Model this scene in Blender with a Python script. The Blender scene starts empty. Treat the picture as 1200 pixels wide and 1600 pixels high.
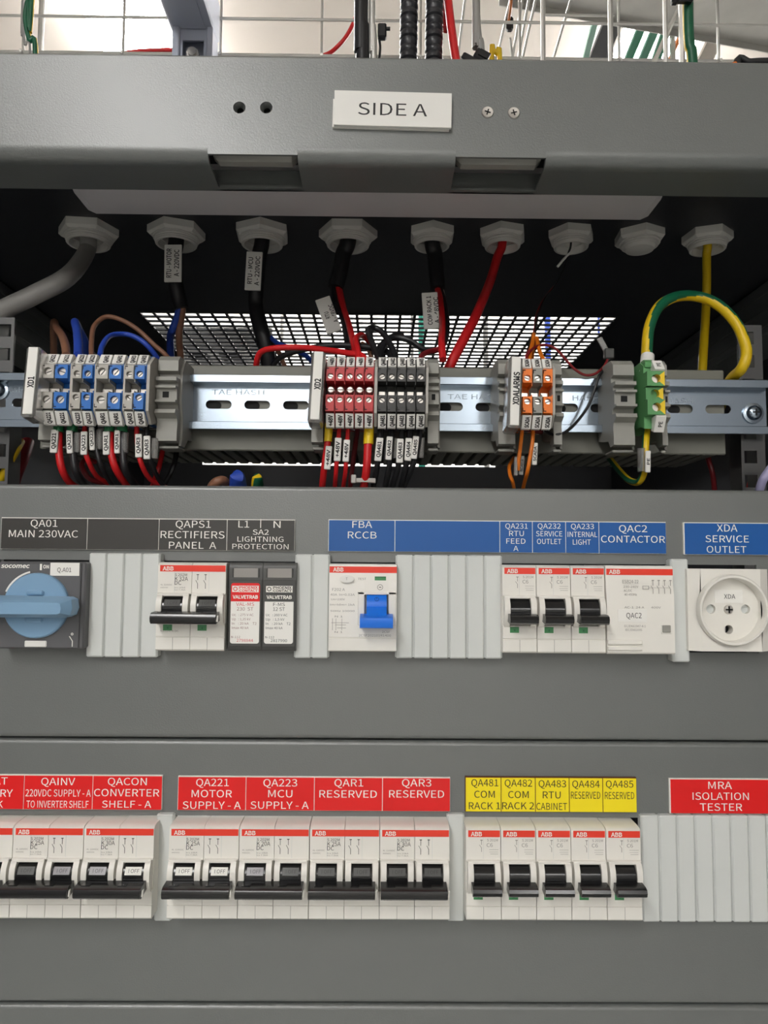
import bpy, math, random
from mathutils import Vector, Matrix
random.seed(7)
sc = bpy.context.scene
COL = sc.collection
# ------------------------------------------------------------------ camera
EYE = 1.65
F = 1155.0
PITCH, YAW, ROLL = 0.0710, 0.0081, 0.0076
CAM = Vector((0, -0.3936, EYE))
fw = Vector((math.sin(YAW) * math.cos(PITCH), math.cos(YAW) * math.cos(PITCH), math.sin(PITCH)))
rt0 = Vector((math.cos(YAW), -math.sin(YAW), 0))
up0 = rt0.cross(fw)
rt = rt0 * math.cos(ROLL) + up0 * math.sin(ROLL)
up = -rt0 * math.sin(ROLL) + up0 * math.cos(ROLL)
cd = bpy.data.cameras.new('camera')
cam = bpy.data.objects.new('camera', cd)
COL.objects.link(cam)
cd.sensor_fit = 'VERTICAL'
cd.sensor_height = 36.0
cd.lens = F / 1600 * 36.0
cd.clip_start = 0.01
M = Matrix((rt, up, -fw)).transposed().to_4x4()
M.translation = CAM
cam.matrix_world = M
sc.camera = cam
# ------------------------------------------------------------------ world, exposure
w = bpy.data.worlds.new('world')
sc.world = w
w.use_nodes = True
w.node_tree.nodes['Background'].inputs[0].default_value = (0.9, 0.95, 1, 1)
w.node_tree.nodes['Background'].inputs[1].default_value = 0.15
sc.view_settings.view_transform = 'Standard'
sc.view_settings.look = 'None'
sc.view_settings.gamma = 1
sc.view_settings.use_curve_mapping = False
sc.view_settings.exposure = 0.0
CEIL_H = 1.2        # ceiling above the eye
LAMP = 43.0         # lamp diffuser strength
# x, y, size x, size y
LAMPS = [(-0.62, -2.0, 0.17, 1.7), (-0.62, -4.0, 0.17, 1.5), (-0.55, 1.6, 0.165, 1.5), (0.615, 1.6, 0.17, 1.5), (0.95, -4.0, 0.17, 1.5), (0.3, 2.15, 1.3, 0.17)]  # last two are unseen and added: fill light, and brightening the back wall




def ray(px, py):
    return fw + rt * ((px - 600) / F) + up * ((800 - py) / F)


def U(px, py, Y):
    """point of the upright plane at depth Y seen at a photo pixel"""
    d = ray(px, py)
    return CAM + d * ((Y - CAM.y) / d.y)


def UZ(px, py, h):
    d = ray(px, py)
    return CAM + d * (h / d.z)


def UX(px, py, X):
    d = ray(px, py)
    return CAM + d * ((X - CAM.x) / d.x)


# ------------------------------------------------------------------ materials
def lin(c):
    return tuple(((v / 255) / 12.92 if v / 255 <= 0.04045 else ((v / 255 + 0.055) / 1.055) ** 2.4) for v in c)


MATS = {}


def mat(name, c, rough=0.5, metal=0.0, var=0.06, scale=60.0, bump=0.0, bscale=1500.0, emit=0.0, alpha=None, spec=0.5, trans=0.0):
    if name in MATS:
        return MATS[name]
    m = bpy.data.materials.new(name)
    m.use_nodes = True
    nt = m.node_tree
    b = nt.nodes['Principled BSDF']
    r, g, bl = lin(c)
    tc = nt.nodes.new('ShaderNodeTexCoord')
    nz = nt.nodes.new('ShaderNodeTexNoise')
    nz.inputs['Scale'].default_value = scale
    nz.inputs['Detail'].default_value = 3
    nt.links.new(tc.outputs['Object'], nz.inputs['Vector'])
    mx = nt.nodes.new('ShaderNodeMix')
    mx.data_type = 'RGBA'
    nt.links.new(nz.outputs['Fac'], mx.inputs[0])
    mx.inputs[6].default_value = (r * (1 - var), g * (1 - var), bl * (1 - var), 1)
    mx.inputs[7].default_value = (min(1, r * (1 + var)), min(1, g * (1 + var)), min(1, bl * (1 + var)), 1)
    nt.links.new(mx.outputs[2], b.inputs['Base Color'])
    b.inputs['Roughness'].default_value = rough
    b.inputs['Metallic'].default_value = metal
    b.inputs['Specular IOR Level'].default_value = spec
    if trans:
        b.inputs['Transmission Weight'].default_value = trans
    if bump:
        n2 = nt.nodes.new('ShaderNodeTexNoise')
        n2.inputs['Scale'].default_value = bscale
        n2.inputs['Detail'].default_value = 1
        nt.links.new(tc.outputs['Object'], n2.inputs['Vector'])
        bp = nt.nodes.new('ShaderNodeBump')
        bp.inputs['Strength'].default_value = bump
        bp.inputs['Distance'].default_value = 0.0004
        nt.links.new(n2.outputs['Fac'], bp.inputs['Height'])
        nt.links.new(bp.outputs['Normal'], b.inputs['Normal'])
    if emit:
        b.inputs['Emission Color'].default_value = (1, 0.99, 0.975, 1)
        b.inputs['Emission Strength'].default_value = emit
    MATS[name] = m
    return m


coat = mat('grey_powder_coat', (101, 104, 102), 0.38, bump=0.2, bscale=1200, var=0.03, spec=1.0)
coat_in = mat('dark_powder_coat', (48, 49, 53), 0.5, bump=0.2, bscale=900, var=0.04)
cream = mat('cream_plastic', (232, 229, 221), 0.38, var=0.02)
white = mat('white_plastic', (232, 230, 224), 0.4, var=0.02)
paper = mat('white_paper', (238, 236, 230), 0.6, var=0.03)
blankp = mat('pale_grey_plastic', (208, 211, 208), 0.45, var=0.03)
glandp = mat('light_grey_nylon', (224, 222, 216), 0.5, var=0.03)
greyp = mat('mid_grey_plastic', (150, 149, 142), 0.5, var=0.05)
termg = mat('terminal_grey', (176, 172, 164), 0.45, var=0.04)
trunkg = mat('trunking_grey', (116, 116, 107), 0.5, var=0.04)
red = mat('red_plastic', (226, 12, 14), 0.4, var=0.03)
band = mat('orange_red_band', (232, 58, 38), 0.4, var=0.03)
tred = mat('terminal_red', (186, 38, 42), 0.4, var=0.05)
blue = mat('blue_laminate', (0, 84, 158), 0.45, var=0.04)
tblue = mat('terminal_blue', (20, 104, 186), 0.4, var=0.05)
handb = mat('bright_blue_plastic', (10, 112, 226), 0.35, var=0.03)
steelb = mat('grey_blue_plastic', (128, 164, 194), 0.35, var=0.03)
yellow = mat('yellow_laminate', (248, 226, 8), 0.45, var=0.02)
tyel = mat('terminal_yellow', (236, 200, 30), 0.4, var=0.04)
tgrn = mat('terminal_green', (88, 150, 92), 0.45, var=0.05)
dgrn = mat('dark_green_plastic', (28, 110, 66), 0.4, var=0.05)
lgrn = mat('indicator_green', (62, 140, 84), 0.3, var=0.05)
black = mat('black_plastic', (28, 28, 29), 0.32, var=0.1)
leverm = mat('glossy_black_plastic', (24, 24, 25), 0.2, var=0.1)
blackl = mat('black_laminate', (54, 52, 49), 0.4, var=0.04)
tblk = mat('terminal_black', (52, 51, 50), 0.45, var=0.06)
dgrey = mat('dark_grey_plastic', (92, 92, 94), 0.42, var=0.04)
sgrey = mat('charcoal_plastic', (66, 66, 64), 0.4, var=0.05)
orange = mat('orange_plastic', (240, 120, 20), 0.4, var=0.04)
ink = mat('black_ink', (34, 32, 32), 0.6)
inkg = mat('grey_ink', (140, 136, 130), 0.6)
inkw = mat('white_ink', (240, 238, 230), 0.6)
inkr = mat('red_ink', (206, 60, 70), 0.6)
inkd = mat('dark_red_ink', (96, 50, 20), 0.6)
hole = mat('hole_black', (14, 14, 14), 0.8)
zinc = mat('zinc_plated_steel', (158, 170, 182), 0.24, metal=1.0, var=0.08, scale=25)
galv = mat('galvanised_steel', (206, 204, 198), 0.42, metal=0.6, var=0.14, scale=35)
railm = mat('rack_rail_steel', (98, 98, 98), 0.36, metal=1.0, var=0.12, scale=35)
strutm = mat('grey_strut_steel', (186, 192, 208), 0.5, metal=0.0, var=0.08, scale=30)
screwm = mat('screw_steel', (214, 210, 204), 0.3, metal=0.9, var=0.06)
silver = mat('silver_film', (104, 102, 104), 0.3, metal=0.2, var=0.05)
glass = mat('smoky_window', (150, 146, 142), 0.2, var=0.04)
wred = mat('red_insulation', (206, 30, 34), 0.4, var=0.06)
wblk = mat('black_insulation', (30, 30, 32), 0.42, var=0.1)
wblu = mat('blue_insulation', (40, 74, 176), 0.45, var=0.06)
wbrn = mat('brown_insulation', (140, 98, 76), 0.45, var=0.06)
wora = mat('orange_insulation', (226, 120, 24), 0.4, var=0.05)
wyel = mat('yellow_insulation', (222, 186, 20), 0.42, var=0.05)
wgrn = mat('green_insulation', (16, 92, 62), 0.42, var=0.05)
wgry = mat('grey_insulation', (150, 148, 144), 0.42, var=0.05)
wdrd = mat('dark_red_insulation', (120, 22, 28), 0.42, var=0.06)
wwht = mat('white_insulation', (244, 242, 238), 0.45)
wtea = mat('teal_insulation', (20, 130, 110), 0.45)
clear = mat('frosted_sleeve', (200, 198, 194), 0.2, var=0.03, trans=0.75)
wallm = mat('wall_paint', (240, 238, 232), 0.9, var=0.02, scale=4)
ceilm = mat('ceiling_paint', (232, 222, 212), 0.9, var=0.02, scale=4)
floorm = mat('floor_vinyl', (184, 184, 180), 0.5, var=0.06, scale=8)
diffus = mat('lamp_diffuser', (250, 250, 248), 0.5, emit=LAMP)
opal = mat('opal_plastic', (190, 187, 188), 0.35, var=0.02)

# ------------------------------------------------------------------ mesh builder
TXT = {}
try:        # the sans-serif that ships inside Blender
    import os
    FONT = bpy.data.fonts.load(os.path.join(bpy.utils.system_resource('DATAFILES'), 'fonts', 'Noto Sans CJK Regular.woff2'))
except Exception:
    FONT = None


def text2d(s, bold=0.0, shear=0.0):
    k = (s, bold, shear)
    if k in TXT:
        return TXT[k]
    cu = bpy.data.curves.new('t', 'FONT')
    cu.body = s
    if FONT:
        cu.font = FONT
    cu.size = 1.0
    cu.resolution_u = 3
    cu.offset = bold * (0.38 if FONT else 1)
    cu.shear = shear
    ob = bpy.data.objects.new('t', cu)
    me = bpy.data.meshes.new_from_object(ob)
    vs = [(v.co.x, v.co.y) for v in me.vertices]
    fs = [tuple(p.vertices) for p in me.polygons]
    bpy.data.objects.remove(ob)
    bpy.data.curves.remove(cu)
    bpy.data.meshes.remove(me)
    if not vs:
        vs, fs = [(0, 0)], []
    xs = [v[0] for v in vs]
    TXT[k] = (vs, fs, min(xs), max(xs))
    return TXT[k]


_h = text2d('H')[0]
CAPH = max(v[1] for v in _h) - min(v[1] for v in _h)
MESHES = {}


class MB:
    def __init__(self, s=1.0):
        self.v, self.f, self.m, self.s = [], [], [], s

    def add(self, vs, fs, mi=0):
        o = len(self.v)
        self.v += [(a * self.s, b * self.s, c * self.s) for a, b, c in vs]
        self.f += [tuple(i + o for i in q) for q in fs]
        self.m += [mi] * len(fs)
        return self

    def box(self, x0, x1, y0, y1, z0, z1, mi=0, c=0.0):
        if c <= 0:
            vs = [(x, y, z) for x in (x0, x1) for y in (y0, y1) for z in (z0, z1)]
            fs = [(0, 1, 3, 2), (4, 6, 7, 5), (0, 4, 5, 1), (2, 3, 7, 6), (0, 2, 6, 4), (1, 5, 7, 3)]
            return self.add(vs, fs, mi)
        c = min(c, (x1 - x0) * .49, (y1 - y0) * .49, (z1 - z0) * .49)
        vs, idx = [], {}
        for sx in (0, 1):
            for sy in (0, 1):
                for sz in (0, 1):
                    X, Y, Z = (x0, x1)[sx], (y0, y1)[sy], (z0, z1)[sz]
                    ix, iy, iz = X + (c, -c)[sx], Y + (c, -c)[sy], Z + (c, -c)[sz]
                    for a, p in (('x', (X, iy, iz)), ('y', (ix, Y, iz)), ('z', (ix, iy, Z))):
                        idx[a, sx, sy, sz] = len(vs)
                        vs.append(p)
        fs = []
        for s in (0, 1):
            fs.append([idx['x', s, 0, 0], idx['x', s, 0, 1], idx['x', s, 1, 1], idx['x', s, 1, 0]])
            fs.append([idx['y', 0, s, 0], idx['y', 1, s, 0], idx['y', 1, s, 1], idx['y', 0, s, 1]])
            fs.append([idx['z', 0, 0, s], idx['z', 0, 1, s], idx['z', 1, 1, s], idx['z', 1, 0, s]])
            for t in (0, 1):
                fs.append([idx['x', s, t, 0], idx['x', s, t, 1], idx['y', s, t, 1], idx['y', s, t, 0]])
                fs.append([idx['x', s, 0, t], idx['x', s, 1, t], idx['z', s, 1, t], idx['z', s, 0, t]])
                fs.append([idx['y', 0, s, t], idx['y', 1, s, t], idx['z', 1, s, t], idx['z', 0, s, t]])
                for u in (0, 1):
                    fs.append([idx['x', s, t, u], idx['y', s, t, u], idx['z', s, t, u]])
        return self.add(vs, fs, mi)

    def prism(self, poly, x0, x1, mi=0):
        """(y, z) outline extruded along x"""
        n = len(poly)
        vs = [(x0, a, b) for a, b in poly] + [(x1, a, b) for a, b in poly]
        fs = [tuple(range(n)), tuple(range(2 * n - 1, n - 1, -1))]
        fs += [(i, i + n, (i + 1) % n + n, (i + 1) % n) for i in range(n)]
        return self.add(vs, fs, mi)

    def plate(self, poly, y0, y1, mi=0):
        """(x, z) outline extruded along y"""
        n = len(poly)
        vs = [(a, y0, b) for a, b in poly] + [(a, y1, b) for a, b in poly]
        fs = [tuple(range(n)), tuple(range(2 * n - 1, n - 1, -1))]
        fs += [(i, i + n, (i + 1) % n + n, (i + 1) % n) for i in range(n)]
        return self.add(vs, fs, mi)

    def cyl(self, p0, p1, r0, r1=None, n=14, mi=0, caps=(True, True), a0=0.0):
        r1 = r0 if r1 is None else r1
        p0, p1 = Vector(p0), Vector(p1)
        d = (p1 - p0).normalized()
        a = d.orthogonal().normalized() if abs(d.z) < .99 else Vector((1, 0, 0))
        b = d.cross(a)
        vs = []
        for p, r in ((p0, r0), (p1, r1)):
            for i in range(n):
                t = a0 + 2 * math.pi * i / n
                vs.append(tuple(p + a * (r * math.cos(t)) + b * (r * math.sin(t))))
        fs = [(i, (i + 1) % n, (i + 1) % n + n, i + n) for i in range(n)]
        if caps[0]:
            fs.append(tuple(range(n - 1, -1, -1)))
        if caps[1]:
            fs.append(tuple(range(n, 2 * n)))
        return self.add(vs, fs, mi)

    def lathe(self, prof, c, n=24, mi=0, axis='z', a0=0.0):
        """prof: (radius, height) list turned about an axis through c; not capped unless r=0"""
        vs, fs = [], []
        k = len(prof)
        for i in range(n):
            t = a0 + 2 * math.pi * i / n
            for r, h in prof:
                if axis == 'z':
                    vs.append((c[0] + r * math.cos(t), c[1] + r * math.sin(t), c[2] + h))
                else:
                    vs.append((c[0] + r * math.cos(t), c[1] + h, c[2] + r * math.sin(t)))
        for i in range(n):
            j = (i + 1) % n
            for q in range(k - 1):
                fs.append((i * k + q, j * k + q, j * k + q + 1, i * k + q + 1))
        return self.add(vs, fs, mi)

    def holed(self, x0, x1, z0, z1, yf, yb, cx, cz, r, a=0.0, n=3, square=False, mi=0, wall=None):
        """upright plate with a round (a=0), long (a>0) or square hole right through"""
        def arc(c, s, e):
            return [(cx + c + r * math.cos(math.radians(s + (e - s) * i / n)), cz + r * math.sin(math.radians(s + (e - s) * i / n))) for i in range(n + 1)]
        if square:
            T, L, B, R = [(cx + r, cz + r), (cx - r, cz + r)], [(cx - r, cz + r), (cx - r, cz - r)], [(cx - r, cz - r), (cx + r, cz - r)], [(cx + r, cz - r), (cx + r, cz + r)]
        else:
            T = arc(a, 45, 90) + arc(-a, 90, 135)
            L = arc(-a, 135, 180) + arc(-a, 180, 225)[1:]
            B = arc(-a, 225, 270) + arc(a, 270, 315)
            R = arc(a, 315, 360) + arc(a, 0, 45)[1:]
        C = [(x1, z1), (x0, z1), (x0, z0), (x1, z0)]
        for y in (yf, yb):
            for side, c0, c1 in ((T, C[0], C[1]), (L, C[1], C[2]), (B, C[2], C[3]), (R, C[3], C[0])):
                pts = [c0, c1] + side[::-1]
                self.add([(p[0], y, p[1]) for p in pts], [tuple(range(len(pts)))], mi)
        for k in range(4):
            p, q = C[k], C[(k + 1) % 4]
            self.add([(p[0], yf, p[1]), (q[0], yf, q[1]), (q[0], yb, q[1]), (p[0], yb, p[1])], [(0, 1, 2, 3)], mi)
        H = T[:-1] + L[:-1] + B[:-1] + R[:-1]
        for k in range(len(H)):
            p, q = H[k], H[(k + 1) % len(H)]
            self.add([(p[0], yf, p[1]), (q[0], yf, q[1]), (q[0], yb, q[1]), (p[0], yb, p[1])], [(0, 1, 2, 3)], mi if wall is None else wall)
        return self

    def tube(self, pts, r, n=8, mi=0, stripe=None, rfun=None, smooth=True, caps=True, sub=6):
        P = [Vector(p) for p in pts]
        if smooth and len(P) > 2:
            Q = [P[0] * 2 - P[1]] + P + [P[-1] * 2 - P[-2]]
            out = []
            for i in range(1, len(Q) - 2):
                a, b, c, d = Q[i - 1:i + 3]
                for j in range(sub):
                    t = j / sub
                    out.append(.5 * ((2 * b) + (c - a) * t + (2 * a - 5 * b + 4 * c - d) * t * t + (3 * b - a - 3 * c + d) * t ** 3))
            P = out + [P[-1]]
        vs, fs = [], []
        T = (P[1] - P[0]).normalized()
        N = T.orthogonal().normalized()
        ref = Vector((0, -1, 0))
        if abs(T.dot(ref)) < .9:
            N = (ref - T * ref.dot(T)).normalized()
        for i, p in enumerate(P):
            t = (P[min(i + 1, len(P) - 1)] - P[max(i - 1, 0)]).normalized()
            N = (N - t * N.dot(t)).normalized()
            B = t.cross(N)
            rr = rfun(i) if rfun else r
            for k in range(n):
                a = 2 * math.pi * k / n
                vs.append(tuple(p + N * (rr * math.cos(a)) + B * (rr * math.sin(a))))
        o = len(self.f)
        for i in range(len(P) - 1):
            for k in range(n):
                fs.append((i * n + k, i * n + (k + 1) % n, (i + 1) * n + (k + 1) % n, (i + 1) * n + k))
        if caps:
            fs += [tuple(range(n - 1, -1, -1)), tuple(range((len(P) - 1) * n, len(P) * n))]
        self.add(vs, fs, mi)
        if stripe:
            for i in range(len(P) - 1):
                tw_ = round(stripe[2] * i / len(P)) if len(stripe) > 2 else 0
                for k in range(n):
                    if (k - tw_) % n in stripe[1]:
                        self.m[o + i * n + k] = stripe[0]
        self.path = P
        return self

    def text(self, s, cx, y, cz, cap, mi=0, width=None, rot=0.0, align='c', bold=0.0, shear=0.0, maxw=None, right=None, upv=None):
        """flat print on a plane facing -y (or on a given right/up frame), centred on (cx, cz)"""
        vs, fs, a, b = text2d(s, bold, shear)
        k = cap / CAPH
        kx = k
        if b > a:
            if width:
                kx = width / (b - a)
            elif maxw and (b - a) * k > maxw:
                kx = maxw / (b - a)
        ox = {'c': (a + b) / 2, 'l': a, 'r': b}[align]
        c_, s_ = math.cos(rot), math.sin(rot)
        R = Vector((1, 0, 0)) if right is None else Vector(right)
        Uu = Vector((0, 0, 1)) if upv is None else Vector(upv)
        O = Vector((cx, y, cz))
        out = []
        for x, z in vs:
            X, Z = (x - ox) * kx, z * k - cap / 2
            out.append(tuple(O + R * (X * c_ - Z * s_) + Uu * (X * s_ + Z * c_)))
        return self.add(out, fs, mi)

    def mesh(self, name, mats, org=(0, 0, 0)):
        me = bpy.data.meshes.new(name)
        ox, oy, oz = org
        me.from_pydata([(a - ox, b - oy, c - oz) for a, b, c in self.v], [], self.f)
        for mm in mats:
            me.materials.append(mm)
        me.polygons.foreach_set('material_index', self.m)
        me.polygons.foreach_set('use_smooth', [True] * len(self.f))
        me.set_sharp_from_angle(angle=math.radians(38))
        me.update()
        return me


def put(o, parent=None):
    COL.objects.link(o)
    if parent:
        o.parent = parent
    return o


def tag(o, label, cat, group=None):
    o['label'] = label
    o['category'] = cat
    if group:
        o['group'] = group
    return o


def thing(name, label, cat, loc=(0, 0, 0), group=None, ry=0.0, rx=0.0):
    o = bpy.data.objects.new(name, None)
    o.empty_display_size = 0.01
    o.location = loc
    o.rotation_euler = (rx, ry, 0)
    put(o)
    return tag(o, label, cat, group)


def part(name, mb, mats, parent, key=None, loc=None, org=(0, 0, 0), label=None, stuff=False):
    """mb: an MB, or a function giving one; same key shares one mesh"""
    if not isinstance(mats, (list, tuple)):
        mats = [mats]
    me = MESHES.get(key) if key else None
    if me is None:
        me = (mb() if callable(mb) else mb).mesh(name, mats, org)
        if key:
            MESHES[key] = me
    o = bpy.data.objects.new(name, me)
    if loc:
        o.location = loc
    put(o, parent)
    if label:
        o['label'] = label
    if stuff:
        o['kind'] = 'stuff'
    return o


def solo(name, mb, mats, label, cat, group=None, org=(0, 0, 0)):
    o = part(name, mb, mats, None, org=org)
    o.location = org
    return tag(o, label, cat, group)


def struct(name, mb, mats):
    o = part(name, mb, mats, None)
    o['kind'] = 'structure'
    return o


mm = 0.001
# ------------------------------------------------------------------ the room
RX, RY0, RY1 = 1.65, -5.2, 2.55
CZ = EYE + CEIL_H
struct('floor', MB().box(-RX, RX, RY0, RY1, -0.1, 0), floorm)
struct('ceiling', MB().box(-RX, RX, RY0, RY1, CZ, CZ + .1), ceilm)
struct('wall_back', MB().box(-RX, RX, RY1, RY1 + .1, 0, CZ), wallm)
struct('wall_front', MB().box(-RX, RX, RY0 - .1, RY0, 0, CZ), wallm)
sidem = mat('grey_side_wall', (112, 112, 114), 0.7, var=0.04, scale=6)  # unseen side walls, set near and grey to darken the rail's reflections
struct('wall_left', MB().box(-RX - .1, -RX, RY0, RY1, 0, CZ), sidem)
struct('wall_right', MB().box(RX, RX + .1, RY0, RY1, 0, CZ), sidem)
lamp_words = ['behind the photographer near the middle', 'behind the photographer far back', 'above the cable tray, seen in the photo',
              'above the green flat cables', 'far back near the side wall, added fill light', 'crosswise, added to brighten the back wall']
for (lx, ly, sx, sy), wd in zip(LAMPS, lamp_words):
    t = thing('ceiling_light', 'long white strip lamp on the ceiling, ' + wd, 'lamp', (lx, ly, CZ), 'strip lamps on the ceiling')
    part('housing', MB().box(-sx / 2 - .004, sx / 2 + .004, -sy / 2 - .01, sy / 2 + .01, -.03, 0, c=.003), white, t)
    part('diffuser', MB().box(-sx / 2, sx / 2, -sy / 2, sy / 2, -.045, -.0305, c=.004), diffus, t)

# ------------------------------------------------------------------ cabinet
HR = 0.262                        # roof underside above the eye
ZR = EYE + HR
cab = thing('electrical_cabinet', 'grey open-fronted equipment cabinet with vented roof, holding all the panels', 'cabinet', (0, 0, 0))
YF, H0, H1 = -0.004, EYE + 0.2195, EYE + 0.2805
LIPY = 0.0294


def hood_profile(lip):
    pts = [(YF + .012, H1), (YF + .002, H1), (YF, H1 - .002)]
    r = .007
    if lip:
        pts.append((YF, H0 + r + .0008))
        for i in range(7):
            a = math.pi + math.pi / 2 * i / 6
            pts.append((YF + r + r * math.cos(a), H0 + r + r * math.sin(a)))
        pts += [(YF + r + .0008, H0), (LIPY, H0), (LIPY, H0 + .012), (LIPY - .0015, H0 + .012), (LIPY - .0015, H0 + .0015), (YF + r, H0 + .0015), (YF + .0015, H0 + r), (YF + .0015, H1 - .002)]
    else:
        pts += [(YF, H0 + .0035), (YF + .0015, H0 + .0035), (YF + .0015, H1 - .002)]
    pts += [(YF + .012, H1 - .0015)]
    return pts


n0a, n0b = U(327, 250, 0).x, U(466, 252, 0).x
n1a, n1b = U(711, 256, 0).x, U(851, 258, 0).x
hb = MB()
for a, b, l in ((-.40, n0a, 1), (n0a, n0b, 0), (n0b, n1a, 1), (n1a, n1b, 0), (n1b, .40, 1)):
    if not l:
        hb.box(a, b, LIPY - .004, LIPY, H0, H0 + .0015).box(a, b, LIPY - .0015, LIPY, H0, H0 + .012)
holes = [U(374, 168, YF), U(416, 168, YF)]
for a, b, l in ((-.40, n0a, 1), (n0a, n0b, 0), (n0b, n1a, 1), (n1a, n1b, 0), (n1b, .40, 1)):
    if l:
        hb.prism(hood_profile(1), a, b)
    else:
        cuts = [h for h in holes if a < h.x < b]
        if not cuts:
            hb.prism(hood_profile(0), a, b)
        else:
            hb.prism([(YF + .012, H1), (YF + .002, H1), (YF, H1 - .002), (YF, H1 - .006), (YF + .0015, H1 - .006), (YF + .0015, H1 - .002), (YF + .012, H1 - .0015)], a, b)
            xs = [a, (cuts[0].x + cuts[1].x) / 2, b]
            for k, h in enumerate(cuts):
                hb.holed(xs[k], xs[k + 1], H0 + .0035, H1 - .006, YF, YF + .0015, h.x, h.z, .0034, mi=0)
part('header', hb, coat, cab)
for h in holes:
    part('screw_hole', MB().lathe([(.0034, 0), (.0019, .003), (.0019, .006), (0, .006)], (h.x, YF + .0002, h.z), 16, axis='y').lathe([(.00185, .0031), (.00185, .0058), (0, .0058)], (h.x, YF + .0003, h.z), 16, 1, axis='y'), [coat, hole], cab)
for a, b in ((n0a, n0b), (n1a, n1b)):
    part('hinge_bracket', MB().box(a + .001, b - .001, .0015, .0125, H0 + .004, H0 + .03, c=.003).box(a + .002, a + (b - a) * .68, .0125, .024, H0 + .02, H0 + .022), greyp, cab)
# roof with vent opening
near = UZ(215, 487, HR)
vx0, vx1 = UZ(215, 487, HR).x, UZ(968, 493, HR).x
vy0 = near.y
vy1 = vy0 + .40
YB = .86
rb = MB()
GPX = [(139, 357, 46), (276, 358, 44.5), (410, 359, 44.5), (544, 360, 46), (675, 361, 38), (785, 362, 38.5), (892, 363, 37), (999, 365, 39), (1105, 366, 38)]
gpts = [UZ(a, c, HR) for a, c, d in GPX]
gy0, gy1 = min(p.y for p in gpts) - .03, max(p.y for p in gpts) + .03
rb.box(-.40, .40, .004, gy0, ZR, ZR + .0015).box(-.40, .40, gy1, vy0, ZR, ZR + .0015).box(-.40, .40, vy1, YB, ZR, ZR + .0015)
gx = [-.40] + [(gpts[i].x + gpts[i + 1].x) / 2 for i in range(8)] + [.40]
for i, p in enumerate(gpts):
    h_ = MB().holed(gx[i], gx[i + 1], gy0, gy1, ZR, ZR + .0015, p.x, p.y, GPX[i][2] * .00034)
    h_.v = [(a, e, c) for a, c, e in h_.v]
    rb.add(h_.v, h_.f)
rb.box(-.40, vx0, vy0, vy1, ZR, ZR + .0015).box(vx1, .40, vy0, vy1, ZR, ZR + .0015)
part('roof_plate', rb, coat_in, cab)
gb = MB()
pit = .0151
n = int((vx1 - vx0) / pit)
for i in range(n + 1):
    x = vx0 + (vx1 - vx0) * i / n
    gb.box(x - .0015, x + .0015, vy0, vy1, ZR, ZR + .0014)
m_ = int((vy1 - vy0) / .0143)
for i in range(m_ + 1):
    y = vy0 + (vy1 - vy0) * i / m_
    gb.box(vx0, vx1, y - .0018, y + .0018, ZR - .0008, ZR + .0008)
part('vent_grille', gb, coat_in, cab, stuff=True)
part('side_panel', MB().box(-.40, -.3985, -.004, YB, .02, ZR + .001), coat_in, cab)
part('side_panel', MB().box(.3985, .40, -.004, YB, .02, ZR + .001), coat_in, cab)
zs = U(600, 724, YB).z
bb = MB().box(-.40, .40, YB, YB + .0015, .02, zs - .005).box(-.40, .40, YB, YB + .0015, zs + .004, ZR)
bb.box(-.40, -.30, YB, YB + .0015, zs - .005, zs + .004).box(.2, .40, YB, YB + .0015, zs - .005, zs + .004)
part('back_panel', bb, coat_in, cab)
for s in (-1, 1):
    b = MB()
    x0, x1 = (.352, .397) if s > 0 else (-.397, -.352)
    b.box(x0, x1, .12, YB - .002, ZR - .05, ZR - .001, c=.002)
    for k in range(3):
        b.box(min(x0 * 1, x1) - .001, x0 + .001, .12, YB - .002, ZR - .043 + k * .015, ZR - .038 + k * .015) if s > 0 else b.box(x1 - .001, x1 + .001, .12, YB - .002, ZR - .043 + k * .015, ZR - .038 + k * .015)
    part('frame_beam', b, coat, cab)
# 19 inch rack rails with square holes
YRR = .0785
zt = U(1180, 508, YRR).z
hz = U(1173, 714, YRR)
for s in (-1, 1):
    b = MB()
    xc = hz.x if s > 0 else U(2, 640, YRR).x
    x0, x1 = sorted((xc - s * .006, xc + s * .0096))
    k = 0
    z = hz.z - .1
    edges = [.05]
    zc_list = [hz.z + .0157 * j for j in range(-4, 12) if hz.z + .0157 * j < zt - .006]
    zlo = zc_list[0] - .00785
    b.box(x0, x1, YRR, YRR + .002, .02, zlo)
    for c in zc_list:
        top = c + .00785 if c != zc_list[-1] else zt
        b.holed(x0, x1, c - .00785, top, YRR, YRR + .002, xc, c, .0041, square=True)
    b.box(x1 - .002 if s > 0 else x0, x1 if s > 0 else x0 + .002, YRR + .002, YRR + .02, .02, zt)
    b.box(x0 if s > 0 else x1 - .0015, x0 + .0015 if s > 0 else x1, YRR + .002, YRR + .016, .02, hz.z + .035)
    part('rack_rail', b, railm, cab)

# front panels
PT, PM, PB = U(600, 761, 0).z, U(600, 1156.5, 0).z, U(600, 1569.5, 0).z
WIN1 = [(-.33, .33)]


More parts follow.
